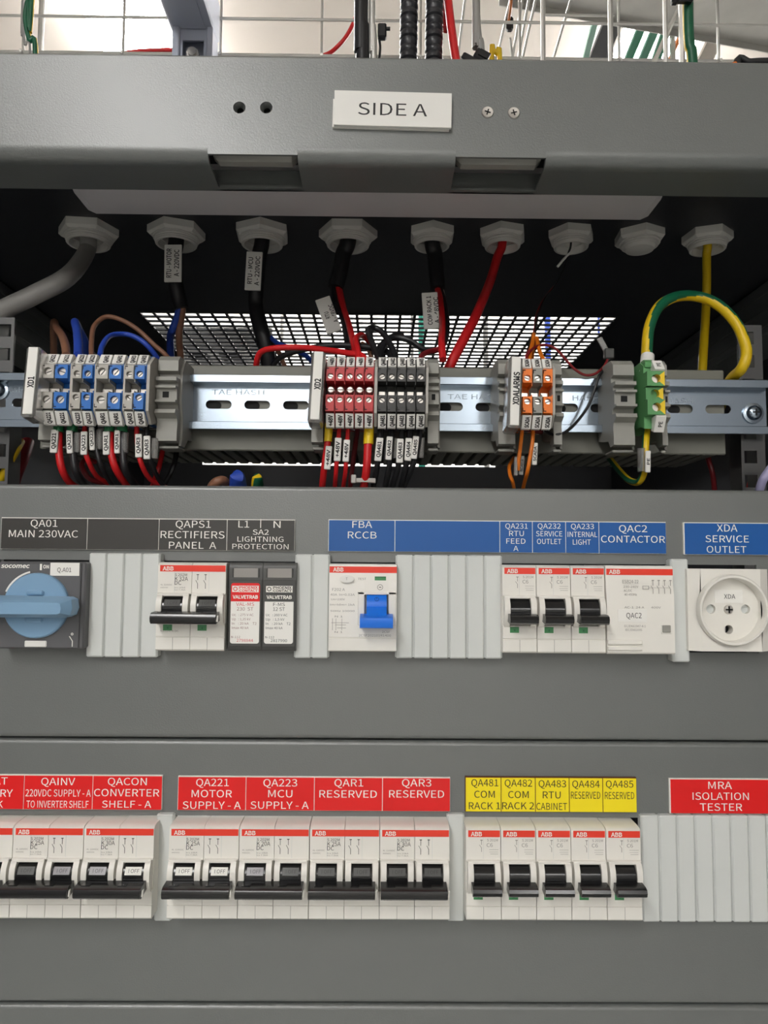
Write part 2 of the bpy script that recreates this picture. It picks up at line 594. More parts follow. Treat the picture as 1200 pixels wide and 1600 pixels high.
def front_panel(z0, z1, wins, label, wz=None):
    """folded sheet with rounded top and bottom folds and cut-outs wins=[(x0, x1)] over heights wz"""
    X0, X1, t, r = -.2413, .2413, .0015, .0022
    b = MB()

    def fold(z, s):
        o = [(.018, z), (r, z)] + [(r - r * math.sin(math.pi / 2 * i / 5), z - s * (r - r * math.cos(math.pi / 2 * i / 5))) for i in range(1, 6)]
        i_ = [(t, z - s * r), (r, z - s * t), (.018, z - s * t)]
        return o + i_
    b.prism(fold(z1, 1), X0, X1).prism(fold(z0, -1), X0, X1)
    a, c = z0 + r, z1 - r
    if not wins:
        b.box(X0, X1, 0, t, a, c)
    else:
        b.box(X0, X1, 0, t, wz[1], c).box(X0, X1, 0, t, a, wz[0])
        xs = [X0] + [v for w_ in wins for v in w_] + [X1]
        for k in range(0, len(xs), 2):
            b.box(xs[k], xs[k + 1], 0, t, wz[0], wz[1])
    o = solo('metal_panel', b, coat, label, 'panel', 'grey front panels of the cabinet', org=(0, 0, z0))
    return o


YN = -0.0135
Z1, Z2 = U(300, 947.5, YN).z, U(300, 1363.5, YN).z
X1 = lambda px: U(px, 948, YN).x
X2 = lambda px: U(px, 1363, YN).x
front_panel(PM + .0004, PT, [(-.2, .202)], 'upper grey panel holding the rotary switch and the blue-labelled devices', (Z1 - .0232, Z1 + .0232))
front_panel(PB + .0004, PM - .0004, [(-.22, .21)], 'middle grey panel holding the red- and yellow-labelled breakers', (Z2 - .0232, Z2 + .0232))
front_panel(PB - .36, PB - .0004, [], 'plain grey bottom panel with no devices in it')


# ------------------------------------------------------------------ engraved label strips
def strip(name, label, yl, yr, xs, face, txt, cells, txtmat, group='engraved label strips', short=(), left_in=.0003):
    """xs: cell borders in px; yl, yr: top and bottom px at the middle of the strip; cells: per cell list of (text, cx, cy, cap px, width px)"""
    Y = -.0018
    ym = (yl + yr) / 2
    X = [U(p, ym, Y).x for p in xs]
    xm = min(max((xs[0] + xs[-1]) / 2, 0), 1200)
    zt_, zb_ = U(xm, yl, Y).z, U(xm, yr, Y).z
    t = thing(name, label, 'label', ((X[0] + X[-1]) / 2, 0, zb_), group)
    ox, oz = (X[0] + X[-1]) / 2, zb_
    part('core', MB().box(X[0] - ox, X[-1] - ox, -.0014, 0, 0, zt_ - zb_), txt, t)
    for i in range(len(X) - 1):
        a, b = X[i] - ox + (left_in if i == 0 else .00022), X[i + 1] - ox - (.0002 if i == len(X) - 2 else .00022)
        H = zt_ - zb_
        c = MB().box(a, b, Y, -.0014, .0002, H - .00045)
        f = part('face', c, face, t)
        lm = MB()
        for s, cx, cy, cap, wd in cells[i]:
            p = U(cx, cy, Y)
            k = (U(cx + 1, cy, Y) - p).length
            lm.text(s, p.x - ox, Y - .0001, p.z - oz, cap * k, 0, width=wd * k if wd else None)
        for sx, y0, y1 in (short if i == len(X) - 2 else ()):
            p, q = U(sx, y0, Y), U(sx, y1, Y)
            lm.box(p.x - ox - .0002, p.x - ox + .0002, Y - .0001, Y, q.z - oz, p.z - oz)
        if lm.v:
            part('lettering', lm, txtmat, f)
    return t


strip('label_strip', 'black engraved strip reading QA01 MAIN 230VAC over the rotary switch', 810, 859.5, [1, 136, 248, 354.5, 460.5], blackl, inkw,
      [[('QA01', 69, 817.5, 11, 42), ('MAIN 230VAC', 68, 834, 11, 108)], [], [('QAPS1', 302, 819, 11, 55), ('RECTIFIERS', 301, 835.5, 11, 100), ('PANEL  A', 301, 852, 10.5, 74)],
       [('L1', 381, 819, 10.5, 17), ('N', 433, 819.5, 10.5, 11), ('SA2', 407.5, 831.5, 8, 25), ('LIGHTNING', 407, 842.5, 8, 72), ('PROTECTION', 407, 854, 8, 88)]], inkw, short=[(407.5, 811, 825)])
strip('label_strip', 'blue engraved strip reading FBA RCCB to QAC2 CONTACTOR', 813.5, 863.5, [513, 617, 781, 832, 884, 936, 1041], blue, inkw,
      [[('FBA', 566, 819.5, 10.5, 31), ('RCCB', 566, 836, 10.5, 45)], [], [('QA231', 807, 822, 8, 35), ('RTU', 807, 833.5, 8, 23), ('FEED', 806, 845.5, 8, 30), ('A', 806, 857, 8, 8)],
       [('QA232', 858, 822, 8, 36), ('SERVICE', 858, 834, 8, 41), ('OUTLET', 858, 846, 8, 38)], [('QA233', 910, 822.5, 8, 36), ('INTERNAL', 910, 835, 8, 46), ('LIGHT', 909, 847, 8, 28)],
       [('QAC2', 989, 826, 10.5, 44), ('CONTACTOR', 989, 842.5, 10.5, 100)]], inkw)
strip('label_strip', 'blue engraved label reading XDA SERVICE OUTLET above the round socket', 816.5, 867, [1068.5, 1204], blue, inkw,
      [[('XDA', 1136, 825, 11, 32), ('SERVICE', 1136, 842, 10.5, 68), ('OUTLET', 1135, 858.5, 10.5, 62)]], inkw, left_in=.0006)
strip('label_strip', 'red engraved strip reading QAINV and QACON at the photo\'s left edge', 1211, 1265, [-71, 37, 144.5, 253], red, inkw,
      [[('QABAT', -17, 1220, 11, 58), ('BATTERY', -17, 1239, 11, 74), ('BANK', -17, 1256.5, 10.5, 44)],
       [('QAINV', 91, 1221, 11, 53), ('220VDC SUPPLY - A', 91, 1239, 10.5, 102), ('TO INVERTER SHELF', 90, 1256.5, 10.5, 97)],
       [('QACON', 199, 1221, 11, 61), ('CONVERTER', 198, 1238.5, 11, 102), ('SHELF - A', 198, 1256.5, 10.5, 77)]], inkw)
strip('label_strip', 'red engraved strip reading QA221, QA223, QAR1 and QAR3', 1214, 1267, [277.5, 384, 491, 597.5, 703.5], red, inkw,
      [[('QA221', 332, 1222.5, 11, 51), ('MOTOR', 331, 1240, 11, 63), ('SUPPLY - A', 331, 1258, 11, 91)], [('QA223', 438, 1223, 11, 53), ('MCU', 438, 1240, 11, 38), ('SUPPLY - A', 437, 1258, 11, 91)],
       [('QAR1', 545, 1223, 11, 45), ('RESERVED', 544, 1240.5, 11, 90)], [('QAR3', 651, 1223, 11, 46), ('RESERVED', 651, 1240.5, 11, 86)]], inkw)
strip('label_strip', 'yellow label strip reading QA481 to QA485 in black', 1214.5, 1269, [727, 783, 836.5, 889.5, 942, 995], yellow, inkd,
      [[('QA481', 757.5, 1223, 10.5, 42), ('COM', 757, 1241, 10.5, 32), ('RACK 1', 757, 1259, 10.5, 49)], [('QA482', 810, 1223.5, 10.5, 43), ('COM', 810, 1241.5, 10.5, 32), ('RACK 2', 809.5, 1259, 10.5, 50)],
       [('QA483', 863, 1224.5, 10.5, 43), ('RTU', 862, 1242, 10.5, 28), ('CABINET', 862, 1260, 10.5, 48)], [('QA484', 915.5, 1225, 10.5, 43), ('RESERVED', 915, 1242.5, 10.5, 46)],
       [('QA485', 968, 1225, 10.5, 43), ('RESERVED', 968, 1243, 10.5, 46)]], ink)
strip('label_strip', 'red engraved label reading MRA ISOLATION TESTER over blanking strips', 1217, 1271.5, [1046.5, 1203.5], red, inkw,
      [[('MRA', 1125, 1227, 11, 37), ('ISOLATION', 1126, 1244, 11, 88), ('TESTER', 1126.5, 1261, 11, 66)]], inkw, left_in=.0006)
p = U(614, 170, YF - .0035)
t = thing('sign_plate', 'white sign plate reading SIDE A on the grey cabinet header', 'sign', (p.x, YF, p.z), ry=math.radians(.9))
w2, h2 = 88.5 / 1155 * .4185, 28.5 / 1155 * .40
part('backing_plate', MB().box(-w2 - .0008, w2 - .001, -.0017, 0, -h2 - .0002, h2 - .004), paper, t)
f = part('face_plate', MB().box(-w2, w2, -.0035, -.0018, -h2, h2, c=.0002), white, t)
part('lettering', MB().text('SIDE A', -.0002, -.0036, -.0004, 19.5 * .000352, 0, width=104 * .000362), ink, f)
for k, (a, b) in enumerate(((762, 175), (803, 176))):
    p = U(a, b, YF - .0005)
    t = thing('countersunk_screw', ['silver cross-head screw in the header, next to the SIDE A sign', 'silver cross-head screw in the header, farther from the SIDE A sign'][k], 'screw', (p.x, YF, p.z), 'screws in the cabinet header', ry=.3 + k)
    part('head', MB().lathe([(0, -.0006), (.0008, -.0007), (.003, -.0008), (.0034, -.0002), (.0034, .002)], (0, 0, 0), 18, axis='y'), screwm, t, key='cs_head')
    part('cross_recess', MB().box(-.0017, .0017, -.00085, -.0007, -.00035, .00035).box(-.00035, .00035, -.00085, -.0007, -.0017, .0017), hole, t, key='cs_rec')


# ------------------------------------------------------------------ breakers (millimetres, nose centre at 0)
def breaker_body(n):
    b = MB(mm)
    W = 17.5
    for k in range(n):
        x0 = -W * n / 2 + W * k + .12
        x1 = x0 + W - .24
        b.prism([(26, -22.4), (26, 22.4), (-8, 22.4), (-11.8, 21.9), (-12.9, 20.9), (-13, 6.9), (-13.9, 6.5), (-13.9, 6.1), (-10.5, 5.9), (-10.5, -8.4), (-13.9, -8.6), (-13.9, -15.0), (-13.4, -15.2), (-13.4, -15.5),
                 (-13.9, -15.7), (-13.9, -21.6), (-13, -22.4)], x0, x1)
        xc = (x0 + x1) / 2
        ear = [(-10, 6.5), (-13.9, 6.5), (-15.6, 5.6), (-17.2, 2.8), (-17.7, -.5), (-17.2, -4.5), (-15.4, -8.2), (-13.9, -9.3), (-10, -9.3)]
        b.prism(ear, xc - 8.1, xc - 5.3).prism(ear, xc + 5.3, xc + 8.1)
        b.box(xc - 8.1, xc + 8.1, -15.2, -10, 5.2, 6.7, c=.3)
        b.box(xc - 8.5, xc + 8.5, -12, -9, -9.2, 6)
    return b


def lever(n):
    b = MB(mm)
    W = 17.5
    for k in range(n):
        xc = -W * n / 2 + W * (k + .5)
        b.cyl((xc - 5, -11.2, -.9), (xc + 5, -11.2, -.9), 6.0, n=22)
    bar = [(-15.5, -2.2), (-24.0, -2.5), (-26.0, -3.3), (-26.7, -4.9), (-26.3, -6.9), (-24.8, -8.0), (-15.5, -6.8)]
    if n == 1:
        b.prism([(-15.5, -2.2), (-22.5, -2.5), (-24.2, -3.2), (-24.8, -4.7), (-24.2, -6.4), (-22.8, -7.2), (-15.5, -6.2)], -6.6, 7.6)
    else:
        b.prism(bar, -16.9, 14.6)
        b.prism([(a * .98 - .4, c) for a, c in bar], 14.6, 15.4)
        for xx in (-14, 3.5):
            b.box(xx, xx + 4.2, -23.6, -20.5, -2.7, -2.2)
    return b


def diagram(b, x, z, h, n, mi=0, step=4.0):
    for k in range(n):
        xx = x + k * step
        b.box(xx - .12, xx + .12, -.05, 0, z + h * .62, z + h, mi).box(xx - .12, xx + .12, -.05, 0, z, z + h * .38, mi)
        b.plate([(xx - .12, z + h * .36), (xx + .12, z + h * .36), (xx - .9, z + h * .62), (xx - 1.14, z + h * .62)], -.05, 0, mi)
        b.box(xx - .6, xx + .6, -.05, 0, z + h, z + h + .35, mi)


def breaker(px, row, label, poles, rating, film_glare=None, group=None):
    x = (X1 if row == 1 else X2)(px) + .0175 * poles / 2
    t = thing('circuit_breaker', label, 'breaker', (x, 0, Z1 if row == 1 else Z2), group)
    W = 17.5 * poles / 2
    part('body', lambda: breaker_body(poles), cream, t, key=f'cb_body{poles}')
    f = part('brand_band', lambda: MB(mm).box(-W + 1.2, W - .4, -13.12, -12.5, 17.7, 20.9), band, t, key=f'cb_band{poles}')
    part('lettering', lambda: MB(mm).text('ABB', -W + 5.3, -13.2, 19.2, 1.9, 0, width=5.6, bold=.035).box(-W + 2.3, -W + 8.3, -13.25, -13.2, 19.15, 19.3, 1), [inkw, band], f, key=f'cb_logo{poles}')

    def prt():
        b = MB(mm)
        q = MB(mm)
        if poles == 2:
            b.text('S 202M', -W + 11.9, -13.08, 16.0, 1.3, 0, width=6.2)
            b.text(rating, -W + 12.2, -13.08, 14.0, 2.0, 0, width=6.6)
            b.text('DC', -W + 10.5, -13.08, 11.9, 2.0, 0, width=3.4)
            b.text('4L 220VDC', -W + 4.6, -13.08, 10.9, .7, 1, width=6).text('440VDC', -W + 3.6, -13.08, 9.5, .6, 1, width=4)
            b.text('Icu 10kA', -W + 11.6, -13.08, 9.5, .7, 1, width=5.5).text('Ics 7.5kA', -W + 11.6, -13.08, 8.4, .7, 1, width=5.5)
            b.text('S 202M-K DC', -W + 7, -13.98, -12.4, .9, 1, width=9.5)
            diagram(q, 3.0, 9, 7, 2)
        else:
            b.text('S 201M', 4.6, -13.08, 16.2, 1.2, 1, width=5.4).text(rating, 3.2, -13.08, 13.8, 1.8, 1, width=3)
            b.box(3, 7.6, -13.06, -13, 11.5, 11.62, 1).box(3.5, 7.4, -13.06, -13, 9.4, 9.52, 1).box(3, 7.4, -13.06, -13, 10.4, 10.5, 1)
            diagram(q, -.9, 10.5, 5.5, 1, 1)
        q.v = [(a, c - .01305, e) for a, c, e in q.v]
        o = len(b.v)
        b.v += q.v
        b.f += [tuple(i + o for i in ff) for ff in q.f]
        b.m += q.m
        for k in range(poles):
            xc = -W + 17.5 * (k + .5)
            b.box(xc - .1, xc + .1, -13.92, -13.85, -22, -15.7, 1)
            b.box(xc - .08, xc + .08, -13.03, -12.9, 7, 17.6, 2)
        return b
    part('print', prt, [ink, inkg, blankp], t, key=f'cb_print{poles}{rating}')
    for k in range(poles):
        xc = -W + 17.5 * (k + .5)
        part('status_window', lambda: MB(mm).box(-5.0, -.4, -14.05, -13, -12.2, -9.2).box(-3.0, -2.2, -14.1, -14.05, -11.4, -10.4, 1), [lgrn, dgrn], t, key='cb_win', loc=(xc * mm, 0, 0))
    l = part('lever', lambda: lever(poles), leverm, t, key=f'cb_lever{poles}')
    if poles == 2:
        part('pin', lambda: MB(mm).plate([(15.45, -6.6), (16.1, -7.0), (16.4, -3.6), (15.9, -3.8)], -25.2, -23.6), inkw, l, key='cb_pin')  # steel pin, its glint put into the white colour
        for k in range(2):
            xc = -W + 17.5 * (k + .5)
            fm = film_glare[k] if film_glare else 0
            o = part('off_film', lambda: MB(mm).box(-4.1, 4.1, -.25, .1, -1.9, 1.9, 0, c=.1).text('I OFF', .3, -.3, 0, 1.7, 1, width=5.2), [[silver, ink], [paper, ink], [sgrey, ink]][fm], l, key=f'cb_film{fm}')  # glare on each film is put into its colour, from white to dark
            o.location = (xc * mm, -16.45 * mm, 1.8 * mm)
            o.rotation_euler = (math.radians(-30), 0, 0)
    return t


breaker(244.5, 1, 'double breaker under the black QAPS1 RECTIFIERS label', 2, 'K 32A', (2, 2), 'double-pole circuit breakers')
for k, (px, lb) in enumerate(((785, 'QA231 RTU FEED'), (838.7, 'QA232 SERVICE OUTLET'), (892.3, 'QA233 INTERNAL LIGHT'))):
    breaker(px, 1, 'single breaker with black lever under the blue ' + lb + ' label', 1, 'C6', None, 'single-pole circuit breakers')
for px, lb, r_, fm in ((-93.5, 'the red strip, cut off by the photo\'s edge', 'K 63A', (2, 2)), (17.5, 'the red QAINV label', 'K 25A', (2, 0)), (128.5, 'the red QACON label', 'K 30A', (0, 1)), (262, 'the red QA221 MOTOR label', 'K 25A', (1, 1)),
                       (372.5, 'the red QA223 MCU label', 'K 20A', (0, 2)), (483, 'the red QAR1 RESERVED label', 'K 25A', (2, 2)), (593, 'the red QAR3 RESERVED label', 'K 30A', (2, 2))):
    breaker(px, 2, 'double breaker, joined black lever, under ' + lb, 2, r_, fm, 'double-pole circuit breakers')
for k, px in enumerate((728, 783, 838, 893, 948)):
    breaker(px, 2, 'single breaker with black lever under the yellow QA48%d label' % (k + 1), 1, 'C6', None, 'single-pole circuit breakers')

# ------------------------------------------------------------------ residual current breaker
x = (X1(514.5) + X1(619)) / 2
t = thing('residual_current_breaker', 'residual current breaker with blue lever under the FBA RCCB label', 'breaker', (x, 0, Z1))
b = MB(mm)
b.prism([(26, -22.4), (26, 22.4), (-9, 22.4), (-12.6, 22), (-13, 21), (-13, -15.1), (-12.5, -15.3), (-12.5, -15.6), (-13, -15.8), (-13, -21.8), (-12, -22.4)], -17.3, .9)
b.prism([(26, -22.4), (26, 22.4), (-9, 22.4), (-12.6, 22), (-13, 21), (-13, 7), (-9, 6.8), (-9, -6), (-13, -6), (-13, -15.1), (-12.5, -15.3), (-12.5, -15.6), (-13, -15.8), (-13, -21.8), (-12, -22.4)], .9, 13.1)
b.prism([(26, -22.4), (26, 22.4), (-9, 22.4), (-12.6, 22), (-13, 21), (-13, -15.1), (-12.5, -15.3), (-12.5, -15.6), (-13, -15.8), (-13, -21.8), (-12, -22.4)], 13.1, 17.3)
b.box(-2.5, .9, -13.5, -12.9, -9, 8, c=.3).box(13.1, 17, -13.5, -12.9, -9, 8, c=.3).box(-2.5, 17, -13.5, -12.9, 6.6, 8.2, c=.3)
part('body', b, cream, t)
f = part('brand_band', MB(mm).box(-17.2, 17.3, -13.12, -12.5, 17.7, 20.9), band, t)
part('lettering', MB(mm).text('ABB', -12.7, -13.2, 19.3, 1.9, 0, width=5.4, bold=.035).box(-16, -10, -13.25, -13.2, 19.25, 19.38, 1), [inkw, band], f)
f = part('test_button', MB(mm).plate([(-8.3 + 3.7 * math.cos(a * math.pi / 10), 14.6 + 2.0 * math.sin(a * math.pi / 10)) for a in range(20)], -14.6, -12.5), white, t, label='oval white test button')
part('lettering', MB(mm).text('T', -8.3, -14.7, 14.6, 1.3), inkg, f)
part('indicator', MB(mm).box(6.0, 11.8, -13.1, -12, 13.9, 15.9, 0).box(6.0, 11.8, -13.15, -13.05, 15.2, 15.9, 1), [lgrn, dgrn], t, label='green status flag')
b = MB(mm)
for s, xx, zz, cp, wd in (('TEST', -.5, 14.6, 1.1, 4.2), ('F202 A', -12.5, 9.1, 1.4, 6.5), ('40A  In=0.03A', -10.4, 6.5, 1.1, 12.4), ('Un=230V', -12.7, 4.1, 1.0, 7), ('Im=Idm= 1kA', -10.4, 1.4, 1.0, 12.6), ('50Hz 10000', -10.4, -1.8, .9, 12.4),
                          ('2CSF', 12, -12.2, 1.1, 4), ('2CSF202101R1400', 6.3, -14.1, 1.1, 16.4)):
    b.text(s, xx, -13.08, zz, cp, 0, width=wd)
for z0 in (-4.6, -12.5):
    b.text('N 1', -12.2, -13.08, z0, .9, 0, width=4)
for xx in (-15.4, -13.6, -10.6):
    b.box(xx - .1, xx + .1, -13.06, -13, -11.6, -5.6)
for zz, a, c in ((-7.8, -16, -7), (-8.9, -14, -8.5), (-10.4, -13, -8.5)):
    b.box(a, c, -13.06, -13, zz - .1, zz + .1)
b.lathe([(1.2, 0), (1.5, 0)], (8.8, -13.08, 10.4), 16, axis='y').box(8.2, 9.4, -13.1, -13.05, 10.1, 10.7)
part('print', b, inkg, t)
b = MB(mm)
b.cyl((2.0, -9.5, .8), (12.2, -9.5, .8), 6.4, n=24)
b.prism([(-14, -3.0), (-21, -3.4), (-24, -4.6), (-24.4, -7), (-23.6, -9.3), (-21.5, -9.8), (-13.5, -8.4)], -1.2, 15.3)
b.prism([(-15.5, 1), (-21, -3.3), (-20, -6), (-14, -6)], 2.0, 12.2)
f = part('lever', b, handb, t, label='bright blue lever')
o = part('print', MB(mm).lathe([(.9, 0), (1.15, 0)], (0, 0, 0), 14, axis='y').box(-.1, .1, -.03, .03, -.2, 1.2), [mat('navy_ink', (6, 60, 130))], f)
o.location = (7.1 * mm, -14.95 * mm, 4.4 * mm)
o.rotation_euler = (math.radians(-33), 0, 0)

# ------------------------------------------------------------------ two surge arresters
for k, px in enumerate((355, 408.3)):
    x = X1(px) + .00875
    t = thing('surge_arrester', ['black surge arrester with red and white label under L1', 'black surge arrester with black and white label under N'][k], 'surge arrester', (x, 0, Z1), 'surge arresters under SA2')
    part('body', lambda: MB(mm).prism([(26, -22.6), (26, 22.6), (-8.5, 22.6), (-10, 22.2), (-10.8, 21), (-11, 20), (-11, -21), (-10, -22.6)], -8.6, 8.6).box(-8.4, 8.4, -11.3, -10.8, -20.4, 13.6, c=.2), sgrey, t, key='spd_body')
    part('window', lambda: MB(mm).box(-7, 7, -11.15, -10.7, 14.9, 19.6).box(-7, -6.2, -11.5, -11, 14.9, 19.6, 1, c=.2).box(6.2, 7, -11.5, -11, 14.9, 19.6, 1, c=.2), [glass, sgrey], t, key='spd_win')

    def rrect(x0, x1, z0, z1, r, up_, dn):
        P = []
        for cx, cz, s, on in ((x1, z1, 0, up_), (x0, z1, 90, up_), (x0, z0, 180, dn), (x1, z0, 270, dn)):
            if not on:
                P.append((cx, cz))
            else:
                for i in range(5):
                    a = math.radians(s + 90 * i / 4)
                    ccx, ccz = cx - r if cx == x1 else cx + r, cz - r if cz == z1 else cz + r
                    P.append((ccx + r * math.cos(a), ccz + r * math.sin(a)))
        return P
    b = MB(mm)
    b.plate(rrect(-7.4, 7.4, -18.8, 2.6, 1.2, 0, 1), -11.45, -11.3, 0)
    if k == 0:
        b.plate(rrect(-7.4, 7.4, 2.6, 12, 1.2, 1, 0), -11.45, -11.3, 1)
    f = part('sticker', b, [paper, red], t)
    b = MB(mm)
    b.box(-6.8, -3.6, -11.5, -11.4, 7.4, 10.6, 0).lathe([(0.75, 0), (1.15, 0)], (-5.2, -11.55, 9.0), 14, 1, axis='y')
    b.box(-3.5, 6.8, -11.48, -11.4, 7.3, 10.7, 0).text('PHOENIX', 1.6, -11.55, 9.75, 1.35, 1, width=9.4, bold=.03).text('CONTACT', 1.6, -11.55, 8.15, 1.2, 1, width=9.4, bold=.03)
    b.text('VALVETRAB', 0, -11.55, 4.9, 1.7, 0, width=13.0, bold=.03)
    for s, xx, zz, cp, wd, al in (((('VAL-MS', 0, 1.2, 1.7, 9.2, 'c'), ('230  ST', 0, -1.2, 1.7, 8.4, 'c')) if k == 0 else (('F-MS', 0, 1.2, 1.7, 6, 'c'), ('12 ST', 0, -1.2, 1.7, 6, 'c'))) +
                                  (('Uc   : 275 V AC' if k == 0 else 'Uc   : 260 V AC', -6.6, -4.2, 1.2, 11, 'l'), ('Up   : 1,35 kV' if k == 0 else 'Up   : 1,5 kV', -6.6, -6.4, 1.2, 9.5, 'l'), ('In    : 20 kA', -6.6, -8.6, 1.2, 8.6, 'l'), ('Imax 40 kA', -6.6, -10.8, 1.2, 8.6, 'l'),
                                   ('T2', 5, -8.6, 1.3, 2, 'c'), ('N-112', -6.8, -15.5, 1.1, 4.6, 'l'), ('2798844' if k == 0 else '2817990', .2, -17.2, 1.4, 8.4, 'c'))):
        b.text(s, xx, -11.5, zz, cp, (2 if s in ('VAL-MS', '2798844') else 3) if k == 0 else 1, width=wd, align=al)
    part('lettering', b, [inkw, ink if k else red, inkr, mat('reddish_ink', (150, 110, 106))], f)

# ------------------------------------------------------------------ contactor
x = (X1(946.5) + X1(1052)) / 2
t = thing('contactor', 'cream contactor with white QAC2 sticker and grey square button', 'contactor', (x, 0, Z1))
b = MB(mm)
b.prism([(26, -22.4), (26, 22.6), (-10, 22.6), (-13, 22.2), (-13.6, 21), (-13.8, 12), (-15, 7), (-15, -21.6), (-14.2, -22.4)], -17.3, 17.3)
for z in (-16.4, -19.4):
    b.box(-17.3, .4, -16.2, -14.8, z - 1.1, z + 1.0, c=.3)
part('body', b, cream, t)
f = part('brand_band', MB(mm).box(-16.9, 17.3, -13.75, -13, 17.6, 20.8), band, t)
part('lettering', MB(mm).text('ABB', -12.7, -13.85, 19.2, 1.9, 0, width=5.8, bold=.035).box(-16, -9.5, -13.9, -13.82, 19.15, 19.28, 1), [inkw, band], f)
b = MB(mm)
for s, xx, zz, cp, wd in (('ESB24-22', -5, 14.3, 1.7, 8.2), ('230-240V', -4.8, 11.7, 1.1, 7.6), ('AC/DC', -6.4, 9.7, 1.1, 4.2), ('40-450Hz', -5, 7.7, 1.1, 6.4), ('AC-1  24 A       400V', 1, 1.2, 1.0, 18.6), ('EC/EN61947-4-1', -3, -8.3, 1.1, 10.8), ('IEC/EN61095', -3.7, -10.2, 1.1, 8.4)):
    b.text(s, xx, -15.1, zz, cp, 0, width=wd)
q = MB(mm)
diagram(q, 6.5, 8.2, 6.6, 4, 0, 3.0)
q.v = [(a, c - .01505, e) for a, c, e in q.v]
o = len(b.v)
b.v += q.v
b.f += [tuple(i + o for i in ff) for ff in q.f]
b.m += q.m
b.box(1.2, 4.4, -15.1, -15, 10.4, 10.6).box(1.2, 4.4, -15.1, -15, 12.0, 12.2).box(1.2, 1.4, -15.1, -15, 10.4, 12.2).box(4.2, 4.4, -15.1, -15, 10.4, 12.2).box(4.4, 15.5, -15.1, -15, 11.2, 11.3)
part('print', b, inkg, t)
f = part('sticker', MB(mm).box(-11.6, 3.0, -15.3, -14.9, -6.2, .2), paper, t)
part('lettering', MB(mm).text('QAC2', -3.6, -15.4, -2.9, 2.6, 0, width=7.8), ink, f)
part('button', MB(mm).box(10.2, 15.6, -15.3, -14, -12.2, -7.4, 0, c=.2).box(10.7, 15, -16.0, -15.2, -11.4, -7.7, 1, c=.3), [cream, greyp], t, label='small grey square button')

# ------------------------------------------------------------------ rotary main switch
p0 = U(58, 946, -.0135)
t = thing('rotary_switch', 'dark grey main switch with grey-blue rotary handle under QA01', 'switch', (p0.x, 0, p0.z))
xl, xr = U(-6, 946, -.0135).x - p0.x, U(131.5, 946, -.0135).x - p0.x
zt2, zb2 = U(66, 877.5, -.0135).z - p0.z, U(66, 1014, -.0135).z - p0.z
part('housing', MB().box(xl, xr, -.0125, .03, zb2, zt2, c=.0008).box(xl, xr - .0022, -.0135, -.012, zb2 + .0004, zt2 - .0008, c=.0004), dgrey, t)
k = .000327
b = MB()
b.lathe([(0, -.0023), (.0158, -.0023), (.0164, -.0017), (.0166, 0)], (0, -.0135, 0), 48, axis='y')
R0 = [(-.0205, .0031), (-.0195, .0045), (.0195, .0042), (.0218, .002), (.0218, -.0048), (.0198, -.0065), (.0135, -.0064), (-.0195, -.0062), (-.0205, -.0045)]
s_ = MB()
o = [(-.0235, 0.0052), (.0195, 0.0043), (.0212, .0035), (.0222, 0), (.0215, -.0038), (.0196, -.0052), (-.0235, -.0052)]
# grip: base outline on the disc, narrower ridge in front
base = [(-.0245, .0052), (.019, .0048), (.0215, .0036), (.0222, -.0006), (.0212, -.0042), (.0185, -.0054), (-.0245, -.0054)]
top = [(-.024, .0024), (.0165, .0022), (.0178, .0018), (.0184, -.0006), (.018, -.0028), (.0165, -.0034), (-.024, -.0034)]
n = len(base)
b.add([(a, -.0155, c) for a, c in base] + [(a, -.0240, c) for a, c in base] + [(a, -.0285, c) for a, c in top],
      [tuple(range(n))[::-1]] + [(i, (i + 1) % n, (i + 1) % n + n, i + n) for i in range(n)] + [(i + n, (i + 1) % n + n, (i + 1) % n + 2 * n, i + 2 * n) for i in range(n)] + [tuple(range(2 * n, 3 * n))])
b.box(-.0045, .0045, -.0172, -.0155, .0052, .008, c=.0012).box(-.0045, .0045, -.0172, -.0155, -.0085, -.0054, c=.0012)
part('handle', b, steelb, t, label='grey-blue round handle with a bar grip')
b = MB()
for i in range(8):
    a0, a1 = math.radians(104 + i * 6.6), math.radians(104 + (i + 1) * 6.6)
    r0, r1 = .0170, .0179
    b.plate([(r0 * math.cos(a0), r0 * math.sin(a0)), (r1 * math.cos(a0), r1 * math.sin(a0)), (r1 * math.cos(a1), r1 * math.sin(a1)), (r0 * math.cos(a1), r0 * math.sin(a1))], -.0136, -.0134)
wx = lambda px, py: (U(px, py, -.0136).x - p0.x, U(px, py, -.0136).z - p0.z)
a, c = wx(24, 884)
b.text('socomec', a, -.0136, c, .0021, 0, width=45 * k, bold=.03, shear=.18)
a, c = wx(64, 886)
b.box(a - .0005, a + .0005, -.0137, -.0135, c - .0016, c + .0016)
a, c = wx(72, 885.5)
b.text('ON', a, -.0136, c, .0017, 0, width=9 * k, bold=.03)
a, c = wx(112, 996)
b.lathe([(.0003, 0), (.0007, 0)], (a + .0002, -.0137, c + .0017), 12, axis='y').plate([(a - .0014, c + .0006), (a - .001, c + .0006), (a + .0006, c - .0018), (a + .0002, c - .0018)], -.0137, -.0135).box(a + .0002, a + .0006, -.0137, -.0135, c - .0046, c - .0018)
part('print', b, inkw, t)
a, c = wx(101.5, 889.5)
f = part('sticker', MB().box(a - .0074, a + .0074, -.0138, -.0134, c - .0033, c + .0033), paper, t)
part('lettering', MB().text('Q.A01', a - .0002, -.0139, c - .0003, .0022, 0, width=.0071), ink, f)
a, c = wx(56, 1006)
part('label_plate', MB().box(a - .0056, a + .0056, -.0143, -.0134, c - .0016, c + .0016, c=.0005), white, t)

